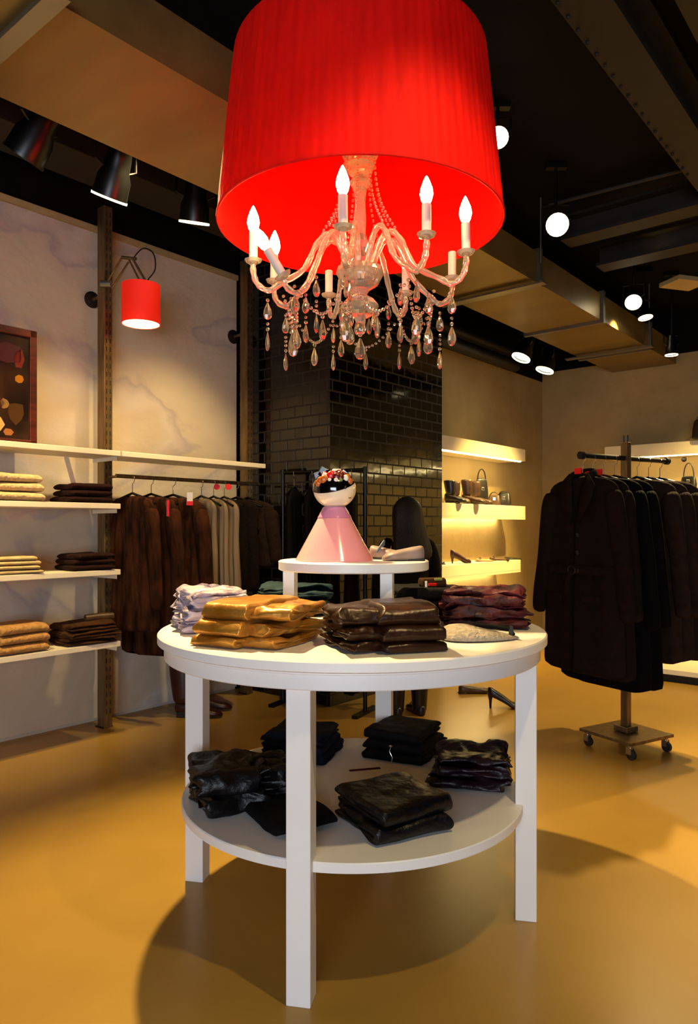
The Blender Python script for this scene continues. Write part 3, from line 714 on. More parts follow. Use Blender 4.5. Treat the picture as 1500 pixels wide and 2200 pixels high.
def boot(loc, rz, mt, label, H=.42, L=.27, r=.055, group=None, heel=.03):
    t = thing('boot', label, 'boot', loc, rz, group)
    foot = shoe_mesh(L, .044, .075, 0.0)
    foot.v = [(x, y, z + heel * (1 if x < .0 else max(.3, 1 - x / L))) for x, y, z in foot.v]
    foot.build('foot', mt, t, sub=1, ang=180)
    rings = []
    for i in range(9):
        f = i / 8; z = heel + .05 + (H - heel - .05) * f
        rr_ = r * (.72 + .33 * math.sin(min(1, f * 1.15) * PI / 2)); cx = .055 - .01 * f
        rings.append([Vector((cx + rr_ * 1.1 * math.cos(2 * PI * k / 16) + .004 * noise.noise(Vector((k, i, L * 9))), rr_ * .85 * math.sin(2 * PI * k / 16), z)) for k in range(16)])
    MB().rings(rings).build('shaft', mt, t, sub=1, ang=180)
    MB().box((.05, 0, heel / 2 + .004), (.06, .06, heel + .008)).build('heel', M['leather_black'], t, bevel=.003)
    return t
def handbag(loc, rz, mt, label, w_=.2, h_=.16, d_=.08, strap_h=.12, group=None, slump=.0, sm=None):
    t = thing('handbag', label, 'handbag', loc, rz, group)
    rings = []
    for i in range(9):
        f = i / 8; z = h_ * f; ww = w_ / 2 * (1 - .25 * f ** 2); dd = d_ / 2 * (1.05 - .75 * f ** 1.5)
        rings.append([Vector((ww * math.copysign(abs(math.cos(2 * PI * k / 20)) ** .6, math.cos(2 * PI * k / 20)) + .01 * noise.noise(Vector((k * .7, i, w_ * 50))), dd * math.copysign(abs(math.sin(2 * PI * k / 20)) ** .7, math.sin(2 * PI * k / 20)), z + slump * noise.noise(Vector((k * .4, 3, 2))) * f)) for k in range(20)])
    MB().rings(rings).build('bag_body', mt, t, sub=1, ang=180)
    MB().tube([(w_ * .3 * math.cos(a), 0, h_ * .93 + strap_h * math.sin(a)) for a in [PI * k / 12 for k in range(13)]], .006, 8).build('strap', sm or mt, t)
    MB().box((0, -d_ * .33, h_ * .6), (.03, .012, .03)).build('clasp', M['chrome'], t, bevel=.003)
    return t
# shoes on the riser
RZT = TZ + .215
shoe((.245, 2.36, RZT), math.radians(186), M['grey_mauve'], 'grey mauve flat shoe lying at the right end of the riser', L=.14, hh=.052, name='flat_shoe', group=None)
shoe((.070, 2.47, RZT), math.radians(-12), M['grey_mauve'], 'grey mauve flat shoe with a slate blue strap behind the doll on the riser', L=.12, hh=.05, name='flat_shoe', strap=M['blue_strap'])
# floor shoes
boot(W(0, 0) + Vector(P(373, 1545, 4.57)) * 1.0 if False else (P(375, 1545, 4.57).x, 4.57, 0), math.radians(-4), M['leather_maroon'], 'tall maroon boot on the floor below the hanging clothes, the nearer one', H=.46, L=.31, r=.075)
boot((P(392, 1545, 4.57).x, 4.74, 0), math.radians(-2), M['leather_maroon'], 'tall maroon boot on the floor below the hanging clothes, the farther one', H=.46, L=.29, r=.075)
shoe((P(1048, 1522, 4.79).x, 4.79, 0), math.radians(-6), M['leather_black'], 'black high heeled pump on the floor behind the right table leg', L=.23, heel=.085, hh=.065, name='high_heel')
shoe((P(985, 1494, 5.2).x, 5.2, 0), math.radians(5), M['leather_brown'], 'dark flat shoe on the floor farther back than the black pump', L=.25, hh=.065)

# ------------------------------------------------------------------ left wall shelving
PB = -3.90
for i, (a, lab) in enumerate(((2.40, 'brushed steel slotted wall post beside the shelves and the red arm lamp'), (3.53, 'brushed steel slotted wall post beside the tiled column'), (1.29, 'brushed steel slotted wall post left of the picture frame'))):
    t = thing('wall_post', lab, 'post', W(a, PB), RZ, 'slotted posts of the left wall')
    hh = 3.1
    MB().box((0, 0, hh / 2), (.055, .075, hh)).build('upright', M['post'], t, smooth=False, bevel=.003)
    m = MB()
    for k in range(60):
        for dx_ in (-.012, .012): m.box((dx_, -.038, .1 + k * .05), (.005, .002, .028))
    m.build('slots', M['hole'], t, smooth=False)['kind'] = 'stuff'
    for z in (2.58,):
        mm = MB().tube([(-.0, .03, z), (-.0, .15, z)], .010, 10); st = mm.build('standoff_bar', M['post'], t)
        MB().lathe([(.05, 0), (.05, .008), (.03, .014), (.01, .016)], 20, mx=Matrix.Translation((0, .175 - .03, z)) @ Matrix.Rotation(PI / 2, 4, 'X')).build('standoff_disc', M['dark_steel'], st)
    MB().box((0, .01, .003), (.07, .08, .006)).build('foot_plate', M['dark_steel'], t, smooth=False)
def shelf(a0, a1, b0, b1, z, th_, label, mt=None, light=None, group=None, bev=.003):
    t = thing('wall_shelf', label, 'shelf', W((a0 + a1) / 2, (b0 + b1) / 2, z - th_), RZ, group)
    MB().box((0, 0, th_ / 2), (a1 - a0, b1 - b0, th_)).build('board', mt or M['cream_shelf'], t, smooth=False, bevel=bev)
    return t
SB0, SB1 = PB + .045, -3.585
labs = {1.62: 'cream wall shelf holding the picture frame', 1.325: 'cream wall shelf holding the cream and chocolate sweaters', .957: 'cream wall shelf holding the pale shirts', .556: 'lowest cream wall shelf with tan sweaters'}
for z, lab in labs.items():
    t = shelf(1.20, 2.305, SB0, SB1, z, .03, lab)
    MB().box((.535, .0, -.012), (.006, SB1 - SB0 - .03, .022)).build('bracket', M['cream_shelf'], t, smooth=False)
    if z > 1.6: MB().box((.33, .05, -.07), (.022, .012, .17), .0).build('strut', M['cream_shelf'], t, smooth=False).rotation_euler = (math.radians(-28), 0, 0)
t = shelf(2.315, 3.42, SB0, SB1, 1.62, .03, 'cream wall shelf above the hanging clothes rail')
for z, lab in labs.items():
    shelf(-.2, 1.19, SB0, SB1, z, .03, lab.replace('cream wall shelf', 'cream wall shelf section running out of the left side, beyond the one').replace('lowest cream', 'lowest cream')[:120]) if False else None
# clothes rail
t = thing('clothes_rail', 'brushed steel clothes rail under the shelf on the left wall', 'rail', W(2.36, -3.72, 1.49), RZ)
MB().tube([(0, 0, 0), (1.12, 0, 0)], .012, 10).build('bar', M['post'], t)
for x in (.04, 1.08):
    MB().tube([(x, 0, 0), (x, .16, 0)], .008, 8).build('rail_arm', M['post'], t)
# picture frame
t = thing('picture_frame', 'dark red wooden picture frame with a dark painting on the top shelf', 'picture', W(1.655, -3.82, 1.62), RZ)
t.rotation_euler = (math.radians(0), 0, RZ)
fw, fh = .56, .63
m = MB(); bw = .04
m.box((0, 0, bw / 2), (fw, .03, bw)); m.box((0, 0, fh - bw / 2), (fw, .03, bw)); m.box((-fw / 2 + bw / 2, 0, fh / 2), (bw, .03, fh)); m.box((fw / 2 - bw / 2, 0, fh / 2), (bw, .03, fh))
m.build('frame', M['frame_wood'], t, smooth=False, bevel=.004)
M['paint_dark'] = mat('dark_oil_paint', '#150a08', 0.35, c2='#3a2412', scale=7, mixlo=.4, mixhi=.7)
pa = MB().box((0, .004, fh / 2), (fw - 2 * bw + .01, .008, fh - 2 * bw + .01)).build('painting', M['paint_dark'], t, smooth=False)
def patch(x, z, sx, sz, col, n=9, seed=1):
    rr_ = random.Random(seed); poly = []
    for k in range(n):
        a = 2 * PI * k / n; q = rr_.uniform(.8, 1.1); poly.append((x + sx * q * math.cos(a), z + sz * q * math.sin(a)))
    m = MB(); nn = len(poly)
    m.add([(px_, -.0012, pz) for px_, pz in poly] + [(px_, .001, pz) for px_, pz in poly], [tuple(range(nn)), tuple(range(nn, 2 * nn))[::-1]] + [(i, nn + i, nn + (i + 1) % nn, (i + 1) % nn) for i in range(nn)])
    m.build('paint_patch', mat('paint', col, .35), pa, smooth=False)
patch(.12, .49, .10, .055, '#4a2428', 8, 1); patch(.185, .47, .03, .055, '#7a2a22', 6, 2); patch(.19, .36, .026, .026, '#c07818', 7, 3)
patch(.0, .40, .07, .10, '#2a1512', 9, 4); patch(.06, .34, .025, .04, '#8a4a28', 8, 5); patch(.03, .22, .08, .05, '#3c1c16', 9, 6)
patch(.11, .22, .03, .03, '#8c6a3e', 7, 7); patch(.17, .18, .05, .06, '#4a3014', 8, 8); patch(.08, .11, .035, .045, '#c9a05c', 5, 9); patch(.13, .075, .03, .02, '#9a6232', 6, 10)

# red arm lamp on the post
lp = P(303, 655, 4.15)
t = thing('arm_lamp', 'small red drum lamp on a folding brass arm fixed to the wall post', 'lamp', (lp.x, lp.y, lp.z))
hh2 = .112; r2 = .107
sh = MB().lathe([(r2, -hh2), (r2, hh2), (r2 - .002, hh2), (r2 - .002, -hh2), (r2, -hh2)], 48, capb=False, capt=False).build('lamp_shade', mat('red_lamp_fabric', '#e8140a', .7, trans=0.0, emis=(1, .02, .0, 1), estr=.35), t)
MB().lathe([(r2 - .004, -hh2 + .002), (r2 - .004, hh2 - .01)], 48, capb=False, capt=True).build('shade_lining', M['inner_lit'], t)
MB().ball((0, 0, -.02), .03, 12, 8).build('bulb', mat('lit_lamp_bulb', '#ffffff', .5, emis=(1, .8, .45, 1), estr=60), t)
pp = Vector(P(228, 610, 4.3)) - lp
el = Vector(P(262, 553, 4.22)) - lp; el2 = Vector(P(285, 556, 4.2)) - lp
m = MB()
for off in (Vector((0, 0, 0)), Vector((.035, 0, -.025))):
    m.tube([pp + off, el + off * 1.1], .006, 6)
m.tube([el, el2 + Vector((.02, 0, 0))], .01, 8)
top = Vector((0, 0, hh2))
m.tube([el2, top + Vector((.035, 0, .01))], .008, 6); m.tube([el + Vector((.04, 0, -.01)), top + Vector((-.0, 0, .01))], .006, 6)
m.build('folding_arm', M['post'], t)
MB().tube([pp + Vector((-.03, 0, 0)), pp + Vector((.03, 0, 0))], .022, 12).build('clamp', M['galv_edge'], t)
ct = [el2, el2 + Vector((.06, 0, .06)), el2 + Vector((.12, 0, .03)), el2 + Vector((.13, 0, -.06)), el2 + Vector((.09, 0, -.12)), top + Vector((.04, 0, .01))]; cq = []
for i in range(5):
    p0, p1, p2, p3 = ct[max(i - 1, 0)], ct[i], ct[i + 1], ct[min(i + 2, 5)]
    for q in range(5):
        f = q / 5; cq.append(.5 * (2 * p1 + (p2 - p0) * f + (2 * p0 - 5 * p1 + 4 * p2 - p3) * f * f + (3 * p1 - p0 - 3 * p2 + p3) * f ** 3))
MB().tube(cq + [ct[-1]], .004, 6).build('cable', M['black_metal'], t)
MB().lathe([(.05, hh2), (.05, hh2 + .012), (.02, hh2 + .03), (.008, hh2 + .035)], 16).build('socket_cap', M['post'], t)

# folded stock on the left shelves   (px -> a)
def shelf_stack(x_px, b, z, n, w_, d_, h_, mt, base, name, cat, group, amp=.006, seed=1, layers=2):
    Xp = (x_px - CX) / F; D = -b / (UX - UY * Xp); a = D * (UX * Xp + UY)
    p = W(a, b, z)
    stack((p.x, p.y), z, TH - PI, w_, d_, [h_] * n, [mt], L3(base, n), name, cat, group, amp, layers, .004, seed)
shelf_stack(22, -3.70, 1.325, 3, .27, .24, .048, M['cream_knit'], 'folded cream knitted sweater on the second shelf', 'folded_sweater', 'sweater', 'cream sweaters on the shelf', .006, 70, layers=1)
shelf_stack(178, -3.70, 1.325, 3, .26, .24, .036, M['chocolate'], 'folded chocolate sweater on the second shelf', 'folded_sweater', 'sweater', 'chocolate sweaters on the shelf', .006, 73, layers=1)
shelf_stack(18, -3.70, .957, 4, .26, .24, .023, M['pale_shirt'], 'thin folded pale shirt on the third shelf', 'folded_shirt', 'shirt', 'pale shirts on the shelf', .003, 76, layers=1)
shelf_stack(186, -3.70, .957, 3, .26, .24, .032, M['chocolate'], 'folded dark brown shirt on the third shelf', 'folded_shirt', 'shirt', 'dark brown shirts on the shelf', .006, 79, layers=1)
shelf_stack(30, -3.70, .556, 3, .28, .24, .050, M['tan_knit'], 'folded tan sweater on the lowest shelf', 'folded_sweater', 'sweater', 'tan sweaters on the lowest shelf', .006, 82, layers=1)
shelf_stack(180, -3.70, .556, 3, .30, .24, .038, M['brown_cotton'], 'crumpled brown trousers on the lowest shelf', 'folded_trousers', 'trousers', 'brown trousers on the lowest shelf', .016, 85)
p = P(183, 1330, 4.0)
tag(MB().tube([(0, 0, 0), (.06, .05, 0), (.12, .1, 0)], [.022, .026, .024], 12).build('rolled_belt', M['leather_brown'], loc=(p.x, p.y, .690)), 'rolled brown belt on top of the crumpled brown trousers', 'belt')

# ------------------------------------------------------------------ hanging garments
def garment_mesh(sw=.21, L=.95, th_=.05, hemw=.24, rip=.012, nf=9, seed=1, neck=.055, drop=.07, hemdrop=0.0):
    rings = []; n = 48; rr_ = random.Random(seed); ph = rr_.uniform(0, 6)
    NL = 20
    for i in range(NL + 1):
        f = i / NL
        if f < .12:
            g = f / .12; hw = neck + (sw - neck) * math.sin(g * PI / 2) ** .9; z = -drop * (1 - math.cos(g * PI / 2)) ; tt = .012 + (th_ * .6) * g
        else:
            g = (f - .12) / .88; hw = sw * (1 - .08 * math.sin(min(1, g * 2) * PI)) + (hemw - sw) * g; z = -drop - (L - drop) * g; tt = th_ * (.6 + .5 * g)
        rg = []
        for k in range(n):
            a = 2 * PI * k / n; cx, cy = math.cos(a), math.sin(a)
            fo = rip * min(1, f * 1.6) * (math.sin(nf * a + ph + .8 * math.sin(f * 3 + ph)) + .5 * noise.noise(Vector((k * .3, f * 4, seed * 3.3))))
            x = hw * math.copysign(abs(cx) ** .85, cx) * (1 + .02 * noise.noise(Vector((f * 5, k * .1, seed)))); y = (tt + fo) * math.copysign(abs(cy) ** .8, cy)
            rg.append(Vector((x, y, z + (hemdrop * x / sw * f) + (.008 * math.sin(a * 5 + ph) if i == NL else 0))))
        rings.append(rg)
    return MB().rings(rings)
def sleeve_mesh(sgn, sw, L, r0=.058, r1=.045, out=.06, seed=1, drop=.07):
    pts = []; rs = []
    for i in range(12):
        f = i / 11
        pts.append(Vector((sgn * (sw - .035 + out * f ** .9), -.012 + .015 * noise.noise(Vector((f * 3, seed, 1))), -drop + .0 - L * f)))
        rs.append((r0 + (r1 - r0) * f) * (1 + .06 * noise.noise(Vector((f * 8, seed * 2, 5)))) * (.75 if i == 0 else 1))
    return MB().tube(pts, rs, 14, flat=.6, up=(1, 0, 0))
def hanger(loc, rz, label, group):
    t = thing('clothes_hanger', label, 'hanger', loc, rz, group)
    MB().tube([(0, 0, -.085), (0, 0, -.03), (.012, 0, -.022), (.018, 0, -.002), (.014, 0, .014), (0, 0, .02), (-.014, 0, .012)], .0025, 6).build('hook', M['chrome'], t)
    MB().tube([(-.19, 0, -.15), (-.1, 0, -.115), (0, 0, -.085), (.1, 0, -.115), (.19, 0, -.15)], .008, 8).build('shoulder_bar', M['black_metal'], t)
    return t
def garment(loc, rz, mt, label, name='hanging_top', cat='garment', sw=.2, L=.9, sleeves=.5, th_=.045, hemw=.22, rip=.012, nf=9, seed=1, collar=False, coat=False, belt=False, tagc=None, group=None, mt2=None, out=.05, hlab=None, hgroup=None, hfor=''):
    """loc = rail point; shoulders at -.10 below it; local x = shoulder direction, -y = front"""
    hanger(loc, rz, hlab + ' ' + hfor, hgroup)
    t = thing(name, label, cat, (loc[0], loc[1], loc[2] - .10), rz, group)
    garment_mesh(sw, L, th_, hemw, rip, nf, seed).build('body', mt, t, sub=1, ang=180)
    if sleeves:
        for s_ in (-1, 1):
            sleeve_mesh(s_, sw, sleeves, seed=seed, out=out).build('sleeve', mt, t, sub=1, ang=180)
    if collar:
        m = MB()
        m.tube([(.07 * math.cos(a), .045 * math.sin(a) + .005, .012 + .018 * math.sin(a)) for a in [PI * (-.2 + 1.4 * k / 12) for k in range(13)]], .022, 8, flat=.45)
        m.build('collar', mt2 or mt, t, sub=1, ang=180)
        for s_ in (-1, 1):
            m = MB(); y = -.052
            m.add([(s_ * .06, -.03, .02), (s_ * .125, y, -.05), (s_ * .105, y - .006, -.12), (s_ * .03, y - .008, -.24), (s_ * .015, y - .01, -.2), (s_ * .03, -.045, -.06)], [(0, 1, 2, 3, 4, 5)])
            m.build('lapel', mt2 or mt, t, solid=.008, ang=30)
    if coat:
        m = MB()
        m.tube([(.004, -.062 - .02 * k / 10, -.22 - (L - .24) * k / 10) for k in range(11)], .004, 6); m.build('front_placket', M['coat_black'], t)
        for k in range(3):
            MB().lathe([(.012, 0), (.012, .004), (.006, .006)], 12, mx=Matrix.Translation((.03, -.07, -.30 - k * .09)) @ Matrix.Rotation(PI / 2, 4, 'X')).build('button', M['leather_black'], t)
        for s_ in (-1, 1):
            MB().box((s_ * .12, -.078, -.62), (.11, .012, .035), s_ * .12).build('pocket_flap', mt, t, bevel=.003)
    if belt:
        m = MB(); rgs = []
        for z in (-.50, -.455):
            rgs.append([Vector(((sw * .97) * math.copysign(abs(math.cos(2 * PI * k / 32)) ** .85, math.cos(2 * PI * k / 32)), .066 * math.copysign(abs(math.sin(2 * PI * k / 32)) ** .7, math.sin(2 * PI * k / 32)), z)) for k in range(32)])
        MB().rings(rgs, cap=False).build('belt', mt, t, solid=.008, ang=60)
        MB().tube([(.024 * math.cos(a), -.082, -.478 + .02 * math.sin(a)) for a in [2 * PI * k / 16 for k in range(16)]], .005, 6, closed=True).build('buckle', M['leather_black'], t)
        MB().tube([(0, -.078, -.48), (-.02, -.09, -.53), (-.03, -.088, -.60)], .012, 8, flat=.4).build('belt_end', mt, t)
    if tagc is not None:
        MB().box((.0, -.035, .03), (.045, .004, .03), 0).build('size_tag', tagc, t, smooth=False)
    return t

# left rail: rail local x is along v so the shoulders stand across the rail
RV = TH - PI / 2   # local x along v, local +y along u  -> front (-y) faces the camera side
hl = 'black hanger with steel hook carrying the'
hg = 'hangers on the left wall rail'
def lr(a, **k):
    p = W(a, k.pop('b', -3.72), 1.478); k.setdefault('hlab', hl); k.setdefault('hgroup', hg)
    return garment((p.x, p.y, p.z), RV + k.pop('tw', 0), **k)
lr(2.47, mt=M['fur'], hfor='leftmost crinkled brown coat', label='crinkled dark brown coat, leftmost on the left wall rail', name='hanging_coat', cat='coat', sw=.20, L=.80, sleeves=.60, th_=.035, hemw=.22, rip=.014, nf=11, seed=2, tw=.15)
lr(2.60, mt=M['fur'], hfor='second crinkled brown coat from left', label='crinkled dark brown coat, second from the left on the wall rail', name='hanging_coat', cat='coat', sw=.20, L=.96, sleeves=.62, th_=.035, hemw=.22, rip=.016, nf=13, seed=4, tw=.3)
lr(2.76, mt=M['fur'], hfor='crinkled brown coat nearest the beige dresses', label='crinkled dark brown coat nearest the beige dresses', name='hanging_coat', cat='coat', sw=.205, L=.93, sleeves=.58, th_=.04, hemw=.215, rip=.016, nf=11, seed=6, tw=.65)
lr(2.98, mt=M['beige'], hfor='short beige dress next to the brown coats', label='beige draped dress next to the brown coats', name='hanging_dress', cat='dress', sw=.16, L=.62, sleeves=.0, th_=.04, hemw=.15, rip=.018, nf=13, seed=8)
lr(3.08, mt=M['beige'], hfor='middle one of the beige dresses', label='long beige draped dress, middle of the three beige ones', name='hanging_dress', cat='dress', sw=.15, L=.95, sleeves=0, th_=.04, hemw=.15, rip=.018, nf=15, seed=9)
lr(3.17, mt=M['beige'], hfor='beige dress next to the dark tunics', label='long beige draped dress next to the dark tunics', name='hanging_dress', cat='dress', sw=.15, L=.95, sleeves=0, th_=.04, hemw=.16, rip=.018, nf=13, seed=10)
lr(3.28, mt=M['coat'], hfor='dark brown tunic', label='dark brown tunic beside the beige dresses', name='hanging_tunic', cat='tunic', sw=.17, L=.62, sleeves=0, th_=.035, hemw=.17, rip=.01, nf=9, seed=12, tw=.35)
lr(3.38, mt=M['coat_grey'], hfor='grey brown tunic', label='grey brown tunic at the right end of the left wall rail', name='hanging_tunic', cat='tunic', sw=.2, L=.46, sleeves=.36, th_=.035, hemw=.2, rip=.01, nf=7, seed=14, tw=.45)
def hang_tag(p, mt, sx, sz, label, name='price_tag', rz=0):
    tag(MB().box((0, 0, 0), (sx, .004, sz), rz).build(name, mt, smooth=False, loc=p), label, 'tag')
pt = W(2.56, -3.60, 1.26)
hang_tag(P(361, 1092, 4.05), M['red_tag'], .015, .09, 'narrow red swing tag on the crinkled brown coat')
t = thing('size_label', 'white and red size label between the brown coats and the beige dresses', 'tag', P(408, 1070, 4.45))
MB().box((0, 0, .005), (.035, .004, .06)).build('card', M['white_tag'], t, smooth=False)
MB().box((0, -.001, -.032), (.04, .005, .025)).build('red_band', M['red_tag'], t, smooth=False)
for x, lab in ((466, 'round red size disc on the left rail, the left one'), (491, 'round red size disc on the left rail, the right one')):
    p = P(x, 1046, 4.72)
    tag(MB().lathe([(.02, -.003), (.02, .003)], 16, mx=Matrix.Rotation(PI / 2, 4, 'X')).build('size_disc', M['red_tag'], loc=p), lab, 'tag')

# ------------------------------------------------------------------ black long coats on a low rail in front of the column (dark area behind the riser)
t = thing('dark_clothes_rail', 'black clothes rail in front of the tiled column', 'rail', W(3.50, -3.50, 0), RV + .22)
MB().tube([(0, 0, 1.56), (.62, 0, 1.56)], .012, 10).build('bar', M['black_metal'], t)
for x in (.0, .62): MB().tube([(x, 0, 0.01), (x, 0, 1.58)], .014, 10).build('leg', M['black_metal'], t)
for x in (.0, .62): MB().box((x, 0, .01), (.04, .3, .02)).build('foot', M['black_metal'], t, smooth=False)
names = ['long black dress on the black rail, leftmost of the four', 'long black dress on the black rail, second from left', 'long black dress on the black rail, third from left', 'long black dress on the black rail, rightmost of the four']
for i in range(4):
    p = W(3.50, -3.50) + Vector((math.cos(RV + .22), math.sin(RV + .22), 0)) * (.09 + .145 * i); p.z = 1.548
    garment((p.x, p.y, p.z), TH - PI + R.uniform(-.2, .2) + .5, M['black_cloth'], names[i], 'hanging_dress', 'dress', sw=.14, L=1.33, sleeves=0, th_=.05, hemw=.15, rip=.015, nf=11, seed=30 + i, hlab='black hanger on the black rail carrying the', hfor=['leftmost black dress','second black dress from left','third black dress from left','rightmost black dress'][i], hgroup='hangers on the black rail')

# ------------------------------------------------------------------ shoe shelves and back wall shelf
def lit_shelf(a0, a1, b0, b1, z, th_, label, axis='a', lit=True, back=False):
    t = shelf(a0, a1, b0, b1, z, th_, label, bev=.004)
    if back: MB().box((0, -(b1 - b0) / 2 + .008, -.009), (a1 - a0, .014, .02)).build('lip', M['cream_shelf'], t, smooth=False)
    if lit:
        if axis == 'a': MB().box((0, (-(b1 - b0) / 2 + .035) * (-1 if back else 1), -.004), (a1 - a0 - .1, .022, .008)).build('light_strip', M['strip'], t, smooth=False)
        else: MB().box((-(a1 - a0) / 2 + .035, 0, -.004), (.022, b1 - b0 - .5, .008)).build('light_strip', M['strip'], t, smooth=False)
    return t
lit_shelf(C1 + .005, 6.5, SW + .005, -3.19, 1.94, .115, 'thick lit cream shelf, topmost on the shoe wall')
lit_shelf(C1 + .005, 6.5, SW + .005, -3.19, 1.39, .11, 'thick cream shelf with boots and bags on the shoe wall', back=True)
lit_shelf(C1 + .005, 6.4, SW + .005, -3.19, .878, .10, 'thick cream shelf with flat shoes, lower on the shoe wall', back=True)
lit_shelf(7.2, BW - .005, -2.68, 1.8, 1.989, .12, 'thick lit cream shelf along the back wall behind the coat rack', axis='b')
def on_shoe(x_px, z, b=-3.32):
    Xp = (x_px - CX) / F; D = -b / (UX - UY * Xp); return Vector((Xp * D, D, z))
SZ = 1.39
p = on_shoe(955, SZ); boot((p.x, p.y, SZ), math.radians(-30), M['leather_black'], 'dark ankle boot at the left end of the shoe shelf, half hidden by the column', H=.20, L=.2, r=.045, heel=.02)
p = on_shoe(968, SZ, -3.39); boot((p.x, p.y, SZ), math.radians(-42), M['leather_brown'], 'brown ankle boot second from the left on the shoe shelf', H=.20, L=.2, r=.045, heel=.02)
p = on_shoe(992, SZ); boot((p.x, p.y, SZ), math.radians(-30), M['leather_brown'], 'brown ankle boot in the middle of the shoe shelf, the nearer one', H=.22, L=.22, r=.045, heel=.02)
p = on_shoe(1010, SZ, -3.40); boot((p.x, p.y, SZ), math.radians(-26), M['leather_brown'], 'brown ankle boot in the middle of the shoe shelf, the farther one', H=.22, L=.22, r=.045, heel=.02)
p = on_shoe(1035, SZ, -3.40); handbag((p.x, p.y, SZ), math.radians(20), M['leather_black'], 'tall dark handbag with a long strap behind the brown boots', w_=.14, h_=.26, d_=.07, strap_h=.1)
p = on_shoe(1062, SZ, -3.28); handbag((p.x, p.y, SZ), math.radians(-10), M['leather_brown'], 'slumped brown handbag at the front of the shoe shelf', w_=.12, h_=.10, d_=.07, strap_h=.03)
p = on_shoe(1083, SZ, -3.32); handbag((p.x, p.y, SZ), math.radians(-20), M['leather_black'], 'small black handbag at the right end of the shoe shelf', w_=.14, h_=.13, d_=.09, strap_h=.02)
SZ = .878
p = on_shoe(968, SZ); shoe((p.x, p.y, SZ), math.radians(20), M['leather_maroon'], 'dark red high heeled shoe on the lower shoe shelf', L=.2, heel=.06, hh=.07, name='high_heel')
p = on_shoe(955, SZ, -3.27); shoe((p.x, p.y, SZ), math.radians(-160), M['leather_black'], 'dark flat shoe at the left end of the lower shoe shelf', L=.16, hh=.03, name='flat_shoe')
p = on_shoe(1022, SZ); shoe((p.x, p.y, SZ), math.radians(10), M['leather_beige'], 'beige sandal on the lower shoe shelf', L=.17, hh=.03, name='sandal', strap=M['leather_brown'], cat='sandal')
p = on_shoe(1052, SZ); shoe((p.x, p.y, SZ), math.radians(5), M['leather_brown'], 'brown sandal right of the beige one on the lower shoe shelf', L=.19, hh=.035, name='sandal', strap=M['leather_brown'], cat='sandal')
p = on_shoe(1084, SZ); shoe((p.x, p.y, SZ), math.radians(0), M['leather_black'], 'dark flat sandal at the right end of the lower shoe shelf', L=.17, hh=.025, name='sandal', cat='sandal')
# on/below the back wall shelf
p = P(1512, 946, 6.62); handbag((p.x, p.y, 1.989), math.radians(-40), M['leather_black'], 'black handbag on the back wall shelf at the right frame edge', w_=.20, h_=.19, d_=.1, strap_h=.05)
for i, (x, y) in enumerate(((1470, 987), (1424, 990))):
    Xp = (x - CX) / F; D = 7.32 / (UX * Xp + UY); p = P(x, y, D)
    tag(MB().ball((0, 0, 0), .024, 12, 8).build('wall_hook', M['dark_steel'], loc=p), ('round dark wall hook carrying the dark bag', 'round dark wall hook beside the coat rail end')[i], 'hook')
Xp = (1480 - CX) / F; D = 7.27 / (UX * Xp + UY); p = P(1480, 1052, D)
handbag(p, math.radians(-40), M['leather_black'], 'small dark bag hanging from the hook on the back wall', w_=.15, h_=.13, d_=.06, strap_h=.13)

# low platform before the back wall
t = thing('low_platform', 'low white display platform with black plinth before the back wall', 'platform', W(6.35, 0.5, 0), RZ)
MB().box((0.02, 0, .03), (.96, 4.9, .06)).build('plinth', M['black_plinth'], t, smooth=False)
MB().box((0, 0, .08), (1.0, 5.0, .04)).build('platform_top', M['cream_shelf'], t, smooth=False, bevel=.003)

# ------------------------------------------------------------------ rolling rack
RP = P(1345, 1607, 3.92); RP.z = 0
RR = math.radians(30)
t = thing('rolling_rack', 'brushed steel single-pole clothes rack on a square castor base', 'clothes rack', RP, RR)
base = MB().box((0, 0, .085), (.34, .34, .016)).build('base_plate', M['post'], t, smooth=False, bevel=.002)
for sx in (-1, 1):
    for sy in (-1, 1):
        m = MB(); x, y = sx * .14, sy * .14
        m.lathe([(.014, .055), (.016, .077)], 10, c=(x, y, 0)); m.box((x - .012, y, .045), (.003, .03, .035)); m.box((x + .012, y, .045), (.003, .03, .035))
        cs = m.build('castor', M['chrome'], t)
        MB().tube([(x - .009, y - .008, .026), (x + .009, y - .008, .026)], .026, 16).build('wheel', M['rubber'], cs)
MB().box((0, 0, .87), (.032, .045, 1.56)).build('pole', M['post'], t, smooth=False, bevel=.003)
MB().box((0, 0, .11), (.09, .09, .03)).build('pole_foot', M['post'], t, smooth=False, bevel=.004)
RH = 1.565
MB().tube([(-.34, 0, RH), (.34, 0, RH)], .013, 10).build('rail', M['dark_steel'], t)
for s_ in (-1, 1): MB().lathe([(.02, -.012), (.02, .012)], 12, mx=Matrix.Translation((s_ * .34, 0, RH)) @ Matrix.Rotation(PI / 2, 4, 'Y')).build('end_cap', M['dark_steel'], t)
for y in (-.012, .014): MB().tube([(0, y, 1.65), (0, y, 1.69)], .004, 6).build('prong', M['black_metal'], t)
hl = 'black hanger on the rolling rack carrying the'; hg = 'hangers on the rolling rack'
def rk(s_, tw=0, **k):
    d = Vector((math.cos(RR), math.sin(RR), 0)); p = RP + d * s_; p.z = RH - .012
    k['th_'] = .030; k['rip'] = .008
    return garment((p.x, p.y, p.z), RR - PI / 2 + tw, hlab=hl, hgroup=hg, **k)
rk(-.33, mt=M['coat'], hfor='belted frontmost coat', label='dark brown belted coat, frontmost on the rolling rack', name='hanging_coat', cat='coat', sw=.235, L=1.02, sleeves=.66, th_=.055, hemw=.27, rip=.010, nf=7, seed=41, collar=True, coat=True, belt=True, tagc=M['red_tag'], out=.10)
